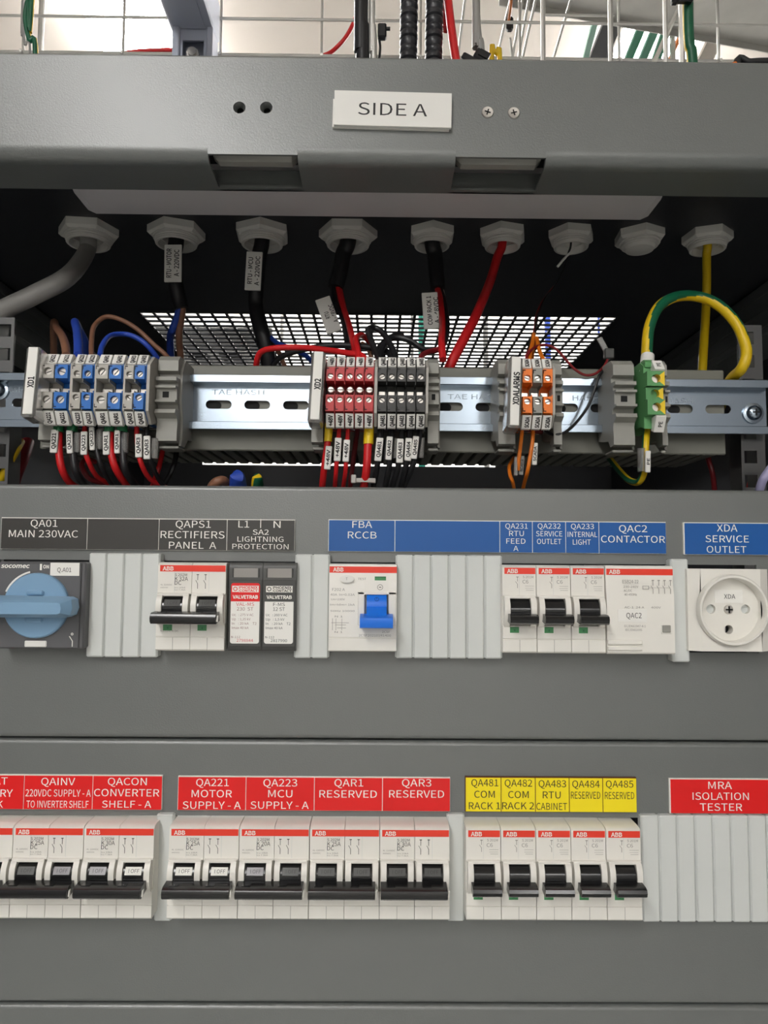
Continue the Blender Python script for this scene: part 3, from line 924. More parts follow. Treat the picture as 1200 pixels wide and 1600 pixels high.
# ------------------------------------------------------------------ round socket outlet
p0 = U(1142.5, 953, -.0125)
t = thing('socket_outlet', 'cream square socket outlet with round recess and XDA sticker', 'socket', (p0.x, 0, p0.z))
xl, xr = U(1079, 953, -.0125).x - p0.x, U(1206, 953, -.0125).x - p0.x
zt2, zb2 = U(1140, 889, -.0125).z - p0.z, U(1140, 1018, -.0125).z - p0.z
b = MB()
b.holed(xl + .0055, xr - .0055, zb2, zt2, -.0125, .02, 0, 0, .0168, n=9)
for s in (1, -1):
    e, i_ = (xl, xl + .0055) if s > 0 else (xr, xr - .0055)
    b.add([(e, -.009, zb2), (i_, -.0125, zb2), (i_, -.0125, zt2), (e, -.009, zt2), (e, .02, zb2), (i_, .02, zb2), (i_, .02, zt2), (e, .02, zt2)], [(0, 1, 2, 3), (0, 3, 7, 4), (3, 2, 6, 7), (0, 4, 5, 1)])
part('frame', b, cream, t)
b = MB()
b.lathe([(.0182, 0), (.0180, -.0028), (.0176, -.0034), (.0166, -.0034), (.0162, -.0028), (.0160, .0035)], (0, -.0128, 0), 48, axis='y')
hl = [(-.0090, 0.0002, .0024, 1), (.0090, 0.0002, .0024, 1), (0, -.0103, .0023, 0)]
fl = -.0093
b.holed(-.0165, -.0045, -.006, .006, fl, fl + .006, -.0090, .0002, .0024, wall=0)
b.holed(.0045, .0165, -.006, .006, fl, fl + .006, .0090, .0002, .0024, wall=0)
b.holed(-.0045, .0045, -.0145, -.006, fl, fl + .006, 0, -.0103, .0023, wall=0)
arc = lambda a, c: [(.0166 * math.cos(math.radians(a + (c - a) * i / 14)), .0166 * math.sin(math.radians(a + (c - a) * i / 14))) for i in range(15)]
q = math.degrees(math.asin(.006 / .0166))
b.plate(arc(q, 180 - q), fl, fl + .004)
b.plate([(-.0045, -.006), (-.0157, -.006)] + [pp for pp in arc(180 + q, 270) if pp[0] < -.0045 and pp[1] < -.006] + [(-.0045, -.016)], fl, fl + .004)
b.plate([(.0045, -.006), (.0045, -.016)] + [pp for pp in arc(270, 360 - q) if pp[0] > .0045 and pp[1] < -.006] + [(.0157, -.006)], fl, fl + .004)
b.plate([(-.0045, -.0145), (-.0045, -.016), (0, -.0166), (.0045, -.016), (.0045, -.0145)], fl, fl + .004)
b.box(-.0045, .0045, fl, fl + .004, -.006, .006)
b.holed(-.0000, .0, 0, 0, 0, 0, 0, 0, 0) if False else None
part('cup', b, cream, t)
for xx in (-.009, .009):
    part('shutter', MB().lathe([(.00235, 0), (0, 0)], (xx, fl + .0022, .0002), 14, axis='y'), blankp, t)
part('earth_hole', MB().lathe([(.00225, 0), (0, 0)], (0, fl + .005, -.0103), 14, axis='y').box(-.0009, -.0003, fl + .003, fl + .005, -.0118, -.0088, 1), [hole, screwm], t)
part('screw', MB().lathe([(.0025, .0002), (.0024, -.0006), (.0021, -.0009), (0, -.0011)], (0, fl, 0), 18, axis='y').box(-.0018, .0018, fl - .00125, fl - .001, -.0004, .0004, 1).box(-.0004, .0004, fl - .00125, fl - .001, -.0018, .0018, 1), [screwm, hole], t)
a, c = U(1138, 932, fl).x - p0.x, U(1138, 932, fl).z - p0.z
f = part('sticker', MB().box(a - .0073, a + .0073, fl - .0003, fl, c - .0034, c + .0034), paper, t)
part('lettering', MB().text('XDA', a + .0005, fl - .0004, c, .0023, 0, width=.0058), ink, f)


# ------------------------------------------------------------------ blanking plates of snap-off strips
def blank(px0, px1, n, row, ytop, ybot, label):
    Y = -.0065 if row == 1 else -.0038
    xm = min((px0 + px1) / 2, 1190)
    x0, x1 = U(px0, (ytop + ybot) / 2, Y).x, U(px1, (ytop + ybot) / 2, Y).x
    z1, z0 = U(xm, ytop, Y).z, U(xm, ybot, Y).z
    t = thing('blanking_plate', label, 'blanking plate', (x0, 0, z0), 'grey blanking plates between the devices')
    w_ = (x1 - x0) / n
    for i in range(n):
        part('strip', lambda: MB().box(.0002, w_ - .0002, Y, .001, 0, z1 - z0, c=.0007).box(0, w_, Y + .0012, .0012, .0004, z1 - z0 - .0004), blankp, t, loc=(i * w_, 0, 0), key=f'blank{px0}')
    return t


blank(136, 248, 4, 1, 864.5, 1027, 'pale grey blanking plate of four strips beside the rotary switch')
blank(460, 514.5, 2, 1, 866, 1028.5, 'pale grey blanking plate of two strips beside the residual current breaker')
blank(618, 785, 6, 1, 867.5, 1029, 'pale grey blanking plate of six strips under the blue strip')
blank(1049.5, 1077.5, 1, 1, 873.5, 1034.5, 'single pale grey blanking strip between contactor and round socket')
blank(242, 269.5, 1, 2, 1273, 1440, 'single pale grey blanking strip between the QACON and QA221 breakers')
blank(698.5, 726, 1, 2, 1273, 1440, 'single pale grey blanking strip between the QAR3 and QA481 breakers')
blank(1003, 1228, 8, 2, 1275, 1441.5, 'widest pale grey blanking plate, of eight strips under MRA')

# ------------------------------------------------------------------ DIN rail and cable trunking
YW = 0.0765                        # web of the rail
YFL = 0.0692                       # its flanges
HD = U(600, 634.5, YW).z
xa, xb = U(-40, 634, YW).x, U(1197, 634, YW).x
b = MB()
b.box(xa, xb, YW, YW + .001, HD + .0031, HD + .0125).box(xa, xb, YW, YW + .001, HD - .0125, HD - .0031)
s0 = U(402, 632, YW).x
k0 = int((xa - s0) / .0248) - 1
x = s0 + k0 * .0248
prev = xa
while x < xb - .014:
    if x - .0124 > xa:
        b.holed(max(prev, x - .0124), x + .0124, HD - .0031, HD + .0031, YW, YW + .001, x, HD, .0028, a=.0055, n=4)
        prev = x + .0124
    x += .0248
b.box(prev, xb, YW, YW + .001, HD - .0031, HD + .0031)
for s in (1, -1):
    zi, zo = HD + s * .0125, HD + s * .0175
    b.box(xa, xb, YFL, YW + .001, min(zi, zi + s * .001), max(zi, zi + s * .001))
    b.box(xa, xb, YFL - .001, YFL, min(zi, zo), max(zi, zo), c=.0003)
first = U(-30, 634, YW).x
o = solo('mounting_rail', b, zinc, 'zinc-plated slotted mounting rail carrying all the terminal blocks', 'rail', org=(0, YW, HD))
lt = MB()
for px, py, sx in ((372, 613, 'TAE HASH'), (740, 620, 'TAE HASH'), (915, 622, 'HASH'), (1062, 626, 'HASH'), (18, 609, 'HASH')):
    p = U(px, py, YW)
    lt.text(sx, p.x, -.0001, p.z - HD, .0032, 0, width=.0042 * len(sx))
part('lettering', lt, mat('faint_grey_stamp', (150, 160, 168), 0.4, metal=.6), o)
for px, py, lb in ((1176, 646, 'end of the rail under the yellow-green cable loop'), (-2, 610, 'end of the rail beside the XD1 marker')):
    p = U(px, py, YW)
    t = thing('pan_head_screw', 'zinc pan-head screw with washer at the ' + lb, 'screw', (p.x, YW, p.z), 'screws of the mounting rail')
    part('washer', MB().lathe([(.0067, -.0001), (.0067, -.0011), (.0062, -.0013), (.0030, -.0013)], (0, 0, 0), 24, axis='y'), zinc, t, key='pw')
    part('head', MB().lathe([(.0048, -.0012), (.0046, -.0030), (.0036, -.0042), (.0018, -.0047), (0, -.0048)], (0, 0, 0), 20, axis='y'), zinc, t, key='ph')
    part('cross_recess', MB().box(-.0022, .0022, -.0049, -.0045, -.0005, .0005).box(-.0005, .0005, -.0049, -.0045, -.0022, .0022), hole, t, key='pc')
YT0, YT1 = 0.0795, 0.150
xa, xb = U(64, 640, YT0).x, U(1133, 640, YT0).x
zt3, zb3 = U(600, 573, YT0).z, U(600, 706, YT0).z
t = thing('cable_trunking', 'long grey slotted cable trunking box behind the mounting rail', 'trunking', (xa, YT0, zb3))
L = xb - xa
H = zt3 - zb3
part('cover', MB().box(0, L, 0, .002, 0, H, c=.0008).box(0, L, .002, YT1 - YT0, H - .002, H, c=.0005).box(0, .002, .002, YT1 - YT0, 0.002, H - .002).box(L - .002, L, .002, YT1 - YT0, .002, H - .002), trunkg, t)
part('back', MB().box(.002, L - .002, YT1 - YT0 - .002, YT1 - YT0, .002, H - .002), trunkg, t)
for i in range(-9, 15):
    xs_ = s0 + i * .0248 - .0035
    if xa + .01 < xs_ < xb - .01:
        part('mounting_slot', lambda: MB().plate([(-.0035 + .0027 * math.cos(math.radians(a)), .0027 * math.sin(math.radians(a))) for a in range(90, 271, 30)] + [(.002 + .0027 * math.cos(math.radians(a)), .0027 * math.sin(math.radians(a))) for a in range(-90, 91, 30)], -.0003, .0005), hole, t, key='mslot', loc=(xs_ - xa, 0, HD - zb3))
nf = 50
for i in range(nf):
    part('finger', lambda: MB().box(0, .0062, .003, YT1 - YT0 - .004, .0005, .003, c=.0004), trunkg, t, loc=(.003 + i * (L - .006) / nf, 0, 0), key='finger')

# ------------------------------------------------------------------ terminal blocks; forward from the rail web is -y (millimetres)
YTF = 0.030                        # front of the terminals


def term(px0, px1, col, colname, txt, label, group, mid='jumper', both=True, lean=0.0, size='s'):
    """one screw terminal between two pixel borders (at mid height)"""
    a, c = U(px0, 611, YTF).x, U(px1, 611, YTF).x
    w_ = (c - a) / mm
    t = thing('terminal_block', label, 'terminal block', ((a + c) / 2, YW, HD), group, ry=math.radians(lean))
    W = w_ / 2 - .12
    fd = (YW - YTF) / mm
    big = size == 'b'
    r = min(W * .62, 2.3 if not big else 2.75)
    zu, zl = 4.6, -3.6
    ku, kl = (zu + 12.6) / 2 + .1, (zl - 13.2) / 2 + .6
    if not big:
        ku -= 1.2
        kl += 1.4

    def body():
        b = MB(mm)
        b.prism([(0, 17.8), (-9, 19), (-14, 22.5), (-30, 22.5), (-36, 19.5), (-37.5, 14), (-38, 12.6), (-38, zu), (-34, zu - .3), (-34, zl + .3), (-38, zl), (-38, -13.2), (-37.5, -14), (-36.5, -18.5), (-34, -18.5), (-30, -17.2), (-14, -16.8), (-9, -16.8), (0, -16.8)], -W, W - .5)
        b.prism([(0, -17), (0, 17), (-14, 22), (-34, 20.5), (-44.6, 13.2), (-44.6, zu - 1.5), (-35, zu - 2), (-35, zl + 2), (-44.6, zl + 1.5), (-44.6, -13.6), (-36, -20), (-30, -17.5), (-14, -17)], W - .5, W)
        b.holed(-W, W - .5, zu, 12.6, -fd, -37.9, -.2, ku, r, n=3)
        b.holed(-W, W - .5, -13.2, zl, -fd, -37.9, -.2, kl, r, n=3)
        for z, s in ((11.9, 1), (-12.2, -1)):
            b.box(-W - .01, -W + 1.6, -fd - .04, -fd + .3, z - .3, z + .3, 1)
            b.box(-W - .01, -W + .35, -fd - .04, -fd + .3, min(z, z - s * 1.9), max(z, z - s * 1.9), 1)
        return b
    key = f'{colname}{w_:.1f}'
    part('housing', body, [col, hole], t, key='th' + key)

    def mk(up_):
        b = MB(mm)
        if up_:
            b.prism([(-37.6, 13.8), (-43.2, 13.2), (-44.2, 14.0), (-40.4, 20.4), (-38, 20.8), (-36, 19.5)], -W + .3, W - .4)
        else:
            b.prism([(-37.6, -14), (-44, -13.9), (-45, -14.6), (-40.8, -21.6), (-38, -21.9), (-35.4, -19.6)], -W + .3, W - .4)
        return b
    for u in ((1, 0) if both else (0,)):
        f = part('marker', lambda: mk(u), paper, t, key=f'mk{u}' + key)
        (y0, z0), (y1, z1) = ((-44.2, 14.0), (-40.4, 20.4)) if u else ((-40.8, -21.6), (-45, -14.6))
        uv = Vector((0, y1 - y0, z1 - z0))
        ln = uv.length
        uv.normalize()
        nrm = Vector((1, 0, 0)).cross(uv)
        if nrm.y > 0:
            nrm = -nrm
        c_ = Vector((.3, (y0 + y1) / 2, (z0 + z1) / 2)) + nrm * .12
        part('lettering', lambda: MB(mm).text(txt, c_.x, c_.y, c_.z, min(2.3, w_ * .42), 0, width=ln * .84, rot=math.pi / 2, upv=uv, bold=.05), ink, f, key=f'ml{u}{txt}' + key)
    for z in (ku, kl):
        part('screw', lambda: MB(mm).cyl((0, 0, 0), (0, 2.4, 0), r * .93, n=14).box(-r * .8, r * .8, -.12, .1, -.3, .3, 1), [screwm, mat('screw_slot', (90, 88, 84), .5, metal=.5)], t, key=f'sc{r:.2f}', loc=(-.2 * mm, (-fd + 1.9) * mm, z * mm)).rotation_euler = (0, random.uniform(-1, 1), 0)
    if mid == 'screwhead':
        part('bridge_screw', lambda: MB(mm).lathe([(0, -42.2), (1.6, -42.1), (2.2, -41.4), (2.25, -34)], (0, 0, .4), 16, axis='y').box(-1.7, 1.7, -42.35, -42.0, .1, .7, 1), [screwm, greyp], t, key='bs' + key)
    elif mid == 'jumper':
        part('contact_bar', lambda: MB(mm).box(-W + .5, W - .9, -36.5, -34, -1.6, .9, c=.25), screwm, t, key='cbar' + key)
    return t


gX1 = 'terminal blocks of group XD1'
for a, c, col, cn, tx, sz, nm in ((63.2, 84.2, termg, 'g', 'QA221', 'b', 'first'), (84.2, 106, tblue, 'b', 'QA221', 'b', 'first'), (111, 127.4, termg, 'g', 'QA223', 's', ''), (127.4, 144.6, tblue, 'b', 'QA223', 's', ''),
                              (148, 169, termg, 'g', 'QAR1', 'b', ''), (169, 190, tblue, 'b', 'QAR1', 'b', ''), (193.5, 209, termg, 'g', 'QAR3', 's', ''), (209, 226.5, tblue, 'b', 'QAR3', 's', '')):
    term(a, c, col, cn, tx, '%s screw terminal block marked %s, in group XD1' % ('grey' if cn == 'g' else 'blue', tx), gX1, lean=.8, size=sz)
wd = ['beside the XD2 marker', 'second from the XD2 marker', 'in the middle of its red row', 'between middle and last of its red row', 'next to the black terminals']
for i in range(5):
    term(508.6 + i * 15.2, 508.6 + (i + 1) * 15.2, tred, 'r', '+48V', 'red screw terminal block marked +48V, ' + wd[i], 'red terminal blocks of group XD2', 'screwhead', lean=.6)
for i in range(5):
    term(590 + i * 15.1, 590 + (i + 1) * 15.1, tblk, 'k', 'QA48%d' % (i + 1), 'black screw terminal block marked QA48%d' % (i + 1), 'black terminal blocks of group XD2', lean=.3)
for i, (a, c, col, cn, lb) in enumerate(((816.5, 833, orange, 'o', 'orange screw terminal block next to the XDALARMS marker'), (833, 849, greyp, 'm', 'grey screw terminal block between two orange ones'), (849, 865, orange, 'o', 'orange screw terminal block on the far side from XDALARMS marker'))):
    term(a, c, col, cn, 'SCADA', lb, 'terminal blocks of group XDALARMS', lean=.4)
for px0, px1, lb in ((226.7, 231.5, 'after the last blue XD1 terminal'), (585, 589.5, 'between red and black XD2 terminals'), (665.8, 669.6, 'after the last black XD2 terminal'), (865, 868.8, 'after the last orange terminal'),
                     (106.4, 110.6, 'between the blue QA221 and grey QA223 terminals'), (144.8, 147.8, 'between the blue QA223 and grey QAR1 terminals'), (190.2, 193.2, 'between the blue QAR1 and grey QAR3 terminals')):
    a, c = U(px0, 611, YTF).x, U(px1, 611, YTF).x
    b = MB()
    e = .0445
    b.prism([(0, -.0178), (0, .0178), (-.009, .019), (-.014, .0226), (-.036, .0204), (-e, .0135), (-e, -.0138), (-.0372, -.0205), (-.030, -.0185), (-.014, -.018), (-.009, -.0178)], -(c - a) / 2, (c - a) / 2)
    o = solo('end_cover', b, termg, 'thin grey end cover plate ' + lb, 'terminal cover', 'grey end covers of the terminal groups')
    o.location = ((a + c) / 2, YW, HD)
    o.rotation_euler = (0, math.radians(.5), 0)

# earth terminal, half green half yellow
a, c = U(1012, 611, .034).x, U(1039.5, 611, .034).x
W = (c - a) / 2 / mm
t = thing('earth_terminal', 'green and yellow earth terminal block marked PE', 'terminal block', ((a + c) / 2, YW, HD))
b = MB(mm)
b.prism([(0, -18), (0, 18), (-10, 20), (-14, 21.5), (-30, 21.5), (-36, 18), (-36, -20), (-30, -18), (-14, -17.5), (-10, -17.5)], -W, W)
part('housing', b, tgrn, t)
for z0, z1, yf in ((4.6, 13.4, -42), (-3.2, 4.2, -39.5), (-12.6, -3.6, -42)):
    def halves(z0=z0, z1=z1, yf=yf):
        b = MB(mm)
        zc_ = (z0 + z1) / 2
        b.holed(-W, W, z0, z1, yf, -35.9, .2, zc_, 2.6, n=4)
        for i, ff in enumerate(b.f):
            cx = sum(b.v[j][0] for j in ff) / len(ff)
            b.m[i] = 1 if cx > W * .12 * mm else 0
        return b
    f = part('screw_head_block', halves(), [tgrn, tyel], t)
    if yf == -42:
        part('screw', MB(mm).cyl((.2, yf + 3.6, (z0 + z1) / 2), (.2, yf + 6, (z0 + z1) / 2), 2.3, n=14), screwm, f)
for u in (1, 0):
    b = MB(mm)
    poly = [(-36, 14), (-42, 13.6), (-43, 14.4), (-38, 20.8), (-35, 20.5)] if u else [(-36, -13.4), (-43, -13.2), (-44, -14), (-39, -22.6), (-35, -21)]
    b.prism(poly, -.8, W - .1)
    f = part('marker', b, paper, t)
    (y0, z0), (y1, z1) = ((-43, 14.4), (-38, 20.8)) if u else ((-39, -22.6), (-44, -14))
    uv = Vector((0, y1 - y0, z1 - z0)).normalized()
    nrm = Vector((1, 0, 0)).cross(uv)
    nrm = -nrm if nrm.y > 0 else nrm
    c_ = Vector((W / 2 - .3, (y0 + y1) / 2, (z0 + z1) / 2)) + nrm * .12
    part('lettering', MB(mm).text('PE', c_.x, c_.y, c_.z, 2.2, 0, width=3.4, rot=math.pi / 2, upv=uv, bold=.03), ink, f)
part('clamp_lug', MB(mm).prism([(-30, 20), (-37, 17), (-37.5, 20), (-35, 22), (-30, 22)], -W + .6, .4), tgrn, t)


# ------------------------------------------------------------------ end clamps and group markers
def clamp(px0, px1, label, flip=1, deep=.040):
    a, c = U(px0, 630, .040).x, U(px1, 630, .040).x
    W = (c - a) / 2 / mm
    t = thing('end_clamp', label, 'end clamp', ((a + c) / 2, YW, HD), 'grey end clamps on the mounting rail')
    key = f'{W:.1f}'

    def body():
        b = MB(mm)
        prof = [(0, -22), (0, 22), (-10, 24), (-20, 24), (-27, 23.5), (-31, 20), (-31.5, 13.5), (-27, 12.5), (-27, 9.5), (-35, 9.0), (-35, 6.8), (-30.5, 6.2), (-30.5, 3.9), (-36, 3.6), (-36, 2.2), (-33, 2.0), (-33, -4.8), (-36, -5), (-36, -6.4),
                (-30, -7), (-28.5, -10), (-35, -10.6), (-36, -13), (-31, -15.5), (-30, -18), (-31, -24), (-31, -29), (-24, -29.5), (-20, -25), (-10, -24)]
        b.prism(prof, -W, W - 1.4)
        b.prism([(0, -24), (0, 23), (-20, 23), (-26, 14), (-27, -4), (-23, -14), (-24, -27), (-26, -31), (-18, -31), (-10, -25)], W - 1.4, W)
        b.box(-W * .45, W * .1, -33.15, -32.9, -3.2, .4, 1)
        return b
    part('body', body, [greyp, hole], t, key='clamp' + key)
    part('foot', lambda: MB(mm).box(-W + .5, W - 1, -27, -12, -33, -31.4, c=.5), greyp, t, key='clampf' + key)
    return t


clamp(55, 82, 'grey end clamp carrying the XD1 marker')
clamp(241, 277, 'grey end clamp standing alone after the XD1 terminals')
clamp(486, 508, 'grey end clamp carrying the XD2 marker')
clamp(669.5, 690, 'grey end clamp after the black XD2 terminals')
clamp(781, 811, 'grey end clamp carrying the XDALARMS marker')
clamp(868.5, 885, 'grey end clamp after the orange terminals')
clamp(963, 1000, 'grey end clamp on the XDALARMS side of the earth terminal')
clamp(1040, 1052, 'grey end clamp mostly hidden behind the earth terminal')


def marker(tx, top, bot, wpx, label, cap, Y=0.024):
    """group marker: tilted holder with a white insert; top, bot: px of the middle of its ends"""
    p, q = U(*top, Y + .002), U(*bot, Y - .002)
    c = (p + q) / 2
    d = p - q
    H = d.length
    k = (U(600, 600, Y) - U(601, 600, Y)).length
    w_ = wpx * k / 2
    t = thing('group_marker', label, 'marker', tuple(c), 'white group markers on the terminal rail')
    t.rotation_euler = (-math.asin(d.y / H), math.atan2(d.x, d.z), 0)
    part('holder', MB().box(-w_, w_, 0, .016, -H / 2, H / 2, c=.0012).box(-w_ + .001, w_ - .001, .016, .024, -H / 2 + .012, H / 2 - .006), clear, t)
    f = part('insert', MB().box(-w_ + .0016, w_ - .0013, -.0005, .001, -H / 2 + .0014, H / 2 - .0006, c=.0002).box(-.0006, .0004, -.0007, 0, -H / 2 + .0016, -H / 2 + .0042), paper, t)
    return t, f, k, c


for tx, top, bot, wp, cy, wt, cap, lb in (('XD1', (52.5, 541), (42, 651), 23, 598, 18, 8, 'white group marker reading XD1'), ('XD2', (498, 548), (491, 659), 22, 601, 18, 8, 'white group marker reading XD2'),
                                      ('XDALARMS', (806.5, 556), (803, 668), 22, 607.5, 54, 8, 'white group marker reading XDALARMS')):
    t, f, k, c = marker(tx, top, bot, wp, lb, cap)
    z = (U(600, cy, .024) - U(600, (top[1] + bot[1]) / 2, .024)).z
    part('lettering', MB().text(tx, .0006, -.0006, z, (cap + 1) * k, 0, width=wt * k, rot=math.pi / 2, bold=.04), ink, f)

# ------------------------------------------------------------------ light bar under the roof
YL0 = 0.036
hl0 = 0.2235
p, q = UZ(112, 304, hl0), UZ(1037, 318, hl0)
b = MB()
xl, xr = U(108, 304, YL0).x, U(1040, 318, YL0).x
yb_ = UZ(575, 341, hl0).y
zz = EYE + hl0
prof = [(YL0, zz + .016), (YL0, zz + .006), (YL0 + .002, zz + .001), (YL0 + .005, zz), (yb_ - .002, zz), (yb_, zz + .002), (yb_, zz + .016)]
t = thing('light_bar', 'long grey-white light bar under the roof, switched off', 'lamp', ((xl + xr) / 2, YL0, zz + .016))
ox = (xl + xr) / 2
o = MB().prism([(a - YL0, c - zz - .016) for a, c in prof], xl - ox + .004, xr - ox - .004)
part('diffuser', o, opal, t)
for s, e in ((1, xl - ox), (-1, xr - ox)):
    b = MB()
    n = len(prof)
    A = [(e + s * .004, a - YL0, c - zz - .016) for a, c in prof]
    cy, cz = sum(v[1] for v in A) / n, -.008
    Bv = [(e, cy + (v[1] - cy) * .8, cz + (v[2] - cz) * .9) for v in A]
    b.add(A + Bv, [(i, (i + 1) % n, (i + 1) % n + n, i + n) for i in range(n)] + [tuple(range(n, 2 * n))])
    part('end_cap', b, opal, t)
for s in (-.12, .12):
    part('bracket', MB().box(s - .01, s + .01, .006, .012, 0, ZR - zz - .0163), galv, t)

# ------------------------------------------------------------------ cable glands in the roof (seen from below)
GL = [(139, 357, 46, 'first, with the thick grey cable', 7.4, .1), (276, 358, 44.5, 'with the RTU MOTOR cable', 6.6, .35), (410, 359, 44.5, 'with the RTU MCU cable', 6.6, .6), (544, 360, 46, 'with the black cable tagged RTU', 6.6, .0),
      (675, 361, 38, 'with the black cable tagged COM RACK 1', 6.0, .5), (785, 362, 38.5, 'with the single red cable', 4.4, .3), (892, 363, 37, 'with thin black and white wires', 3.6, .15), (999, 365, 39, 'empty and plugged', 0, .45), (1105, 366, 38, 'with the yellow-green earth cable', 4.6, .7)]
GP = []
for k, (px, py, dia, lb, rc, rot) in enumerate(GL):
    p = UZ(px, py, HR)
    GP.append(p)
    R = dia / 2 * mm
    t = thing('cable_gland', 'light grey plastic cable gland in the roof, ' + lb, 'cable gland', tuple(p), 'cable glands in the cabinet roof')
    b = MB()
    ri = R * .60 if rc else 0.0
    b.lathe([(ri if rc else .0001, -.0075), (R * .9, -.0075), (R, -.0055), (R, 0)], (0, 0, 0), 6, a0=rot)
    b.lathe([(R * .80, -.0068), (R * .80, -.0085), (R * .70, -.0087)], (0, 0, 0), 28)
    part('lock_nut', b, glandp, t)
    b = MB()
    if rc:
        b.lathe([(R * .72, -.007), (R * .72, -.0125), (R * .70, -.013), (R * .62, -.013), (R * .60, -.0122), (R * .58, .012)], (0, 0, 0), 28)
        for zz_ in (-.0092, -.0108):
            b.lathe([(R * .72, zz_ + .0006), (R * .745, zz_), (R * .72, zz_ - .0006)], (0, 0, 0), 28)
    else:
        b.lathe([(R * .72, -.007), (R * .72, -.0105), (R * .66, -.0112), (R * .62, -.0112), (R * .55, -.0135), (R * .38, -.0145), (0, -.0145)], (0, 0, 0), 28)
    part('threaded_sleeve' if rc else 'plug', b, glandp, t)
    if rc:
        part('dome', MB().lathe([(R * .5, .034), (R * .8, .024), (R * .9, .0016), (R * .5, .0016)], (0, 0, 0), 20), glandp, t)


# ------------------------------------------------------------------ cables and wires
def wire(name, pts, r, m, label, group=None, n=8, cat='wire', stripe=None, sub=6):
    """pts: (px, py, Y) photo pixels at a depth, or world points"""
    P = [Vector(p) if isinstance(p, Vector) else U(*p) for p in pts]
    b = MB().tube(P, r * mm, n=n, stripe=stripe, sub=sub)
    o = solo(name, b, m, label, cat, group, org=tuple(P[0]))
    o['_'] = 0
    del o['_']
    return o, b.path, P[0]


def collar(o, org, a, c, r0, r1, m, name='ferrule', n=12):
    p, q = U(*a), U(*c)
    part(name, MB().cyl(p, q, r0 * mm, r1 * mm, n=n), m, o, org=tuple(org))


def sleeve(o, org, cx, cy, Y, wpx, hpx, text, tilt=0.0, m=None, rot=90, tw=None, capf=.52, lines=None, thick=.0016):
    """white marker sleeve on a wire, lettering reads upwards"""
    c = U(cx, cy, Y)
    k = (U(cx + 1, cy, Y) - c).length
    W, H = wpx * k / 2, hpx * k / 2
    tl = math.radians(tilt)
    b = MB().box(-W, W, 0, thick, -H, H, c=.0004)
    q = MB()
    if lines:
        for dx, s in lines:
            q.text(s, dx * k, -.00012, 0, wpx * k * capf, 0, width=(len(s) * .062 * 2 * H) if tw is None else tw * k * (len(s) / max(len(v) for _, v in lines)) ** .9, rot=math.radians(rot), bold=.02)
    else:
        q.text(text, 0, -.00012, 0, wpx * k * capf, 0, width=2 * H * (.68 if tw is None else tw), rot=math.radians(rot), bold=.035)
    cs, sn = math.cos(tl), math.sin(tl)
    for g in (b, q):
        g.v = [(x * cs + z * sn + c.x, y + c.y, -x * sn + z * cs + c.z) for x, y, z in g.v]
    f = part('wire_tag', b, m or white, o, org=tuple(org))
    part('lettering', q, ink, f, org=tuple(org))
    return f


GW = 'wires under terminal group XD1'
# lower side of XD1: (name of colour, material, radius, path, collar, tag)
YB1 = .050
low = [('red', wred, 2.2, [(93, 655, .048), (92, 700, .046), (97, 733, .046), (112, 757, .056), (140, 772, .075), (150, 800, .09)], (92, 'g'), (84, 689, 11.5, 37, 'QA221', 1.5)),
       ('black', wblk, 2.2, [(113, 655, .048), (114, 700, .046), (119, 738, .046), (136, 762, .06), (160, 790, .09)], (113, 'g'), (108, 690, 9.5, 37, 'QA221', -4)),
       ('red', wred, 1.5, [(133.5, 655, .048), (132, 695, .046), (138, 720, .046), (152, 745, .056), (176, 760, .07), (200, 790, .09)], None, (130.5, 692, 10, 37, 'QA223', -1)),
       ('black', wblk, 1.5, [(148, 655, .048), (150, 695, .046), (157, 725, .046), (170, 750, .056), (190, 775, .08)], None, (143, 685, 8, 37, 'QA223', -4)),
       ('red', wred, 2.2, [(172, 657, .048), (173, 700, .046), (180, 730, .046), (196, 755, .056), (220, 775, .075), (235, 800, .09)], (171, 'g'), (165.5, 692, 10.5, 37, 'QAR1', -2)),
       ('black', wblk, 2.2, [(190, 657, .048), (192, 700, .046), (196, 735, .046), (214, 762, .06), (235, 790, .09)], (191, 'g'), (182.5, 690, 8.5, 37, 'QAR1', -1)),
       ('red', wred, 1.5, [(213, 655, .048), (215, 695, .046), (221, 725, .046), (236, 750, .056), (262, 764, .07), (280, 790, .09)], None, (216, 696, 10.5, 37, 'QAR3', -2)),
       ('black', wblk, 1.5, [(229, 655, .048), (230, 695, .046), (236, 722, .046), (250, 752, .06), (270, 780, .08)], None, (229, 699, 10.5, 37, 'QAR3', -2))]
for i, (cn, m, r, pts, co, tg) in enumerate(low):
    o, path, org = wire('wire', pts, r, m, '%s wire with white %s tag under the XD1 terminals' % (cn, tg[4]), GW, n=10)
    if co:
        collar(o, org, (co[0], 655, .0460), (co[0], 675, .0455), 3.2, 3.1, dgrn)
    sleeve(o, org, tg[0], tg[1], .0425, tg[2], tg[3], tg[4], tg[5])
    if i in (1, 3, 5, 7):
        c = U(tg[0] + 13, tg[1] + 2, .046)
        part('clear_sleeve', MB().cyl(c + Vector((0, 0, -.006)), c + Vector((0, 0, .006)), 2.2 * mm, n=10), clear, o, org=tuple(org))
wire('wire', [(256, 690, .085), (252, 715, .08), (246, 738, .075), (238, 760, .085), (230, 790, .1)], 1.6, wred, 'red wire behind the lone end clamp, without a tag', GW)
wire('wire', [(276, 690, .09), (275, 712, .085), (269, 735, .08), (258, 757, .085), (250, 790, .1)], 1.7, wblk, 'black wire behind the lone end clamp, without a tag', GW)
wire('wire', [(150, 722, .09), (135, 718, .085), (128, 728, .08), (140, 748, .08), (170, 760, .09), (180, 790, .1)], 1.7, wdrd, 'dark red wire looping behind the QA223 wires', GW)
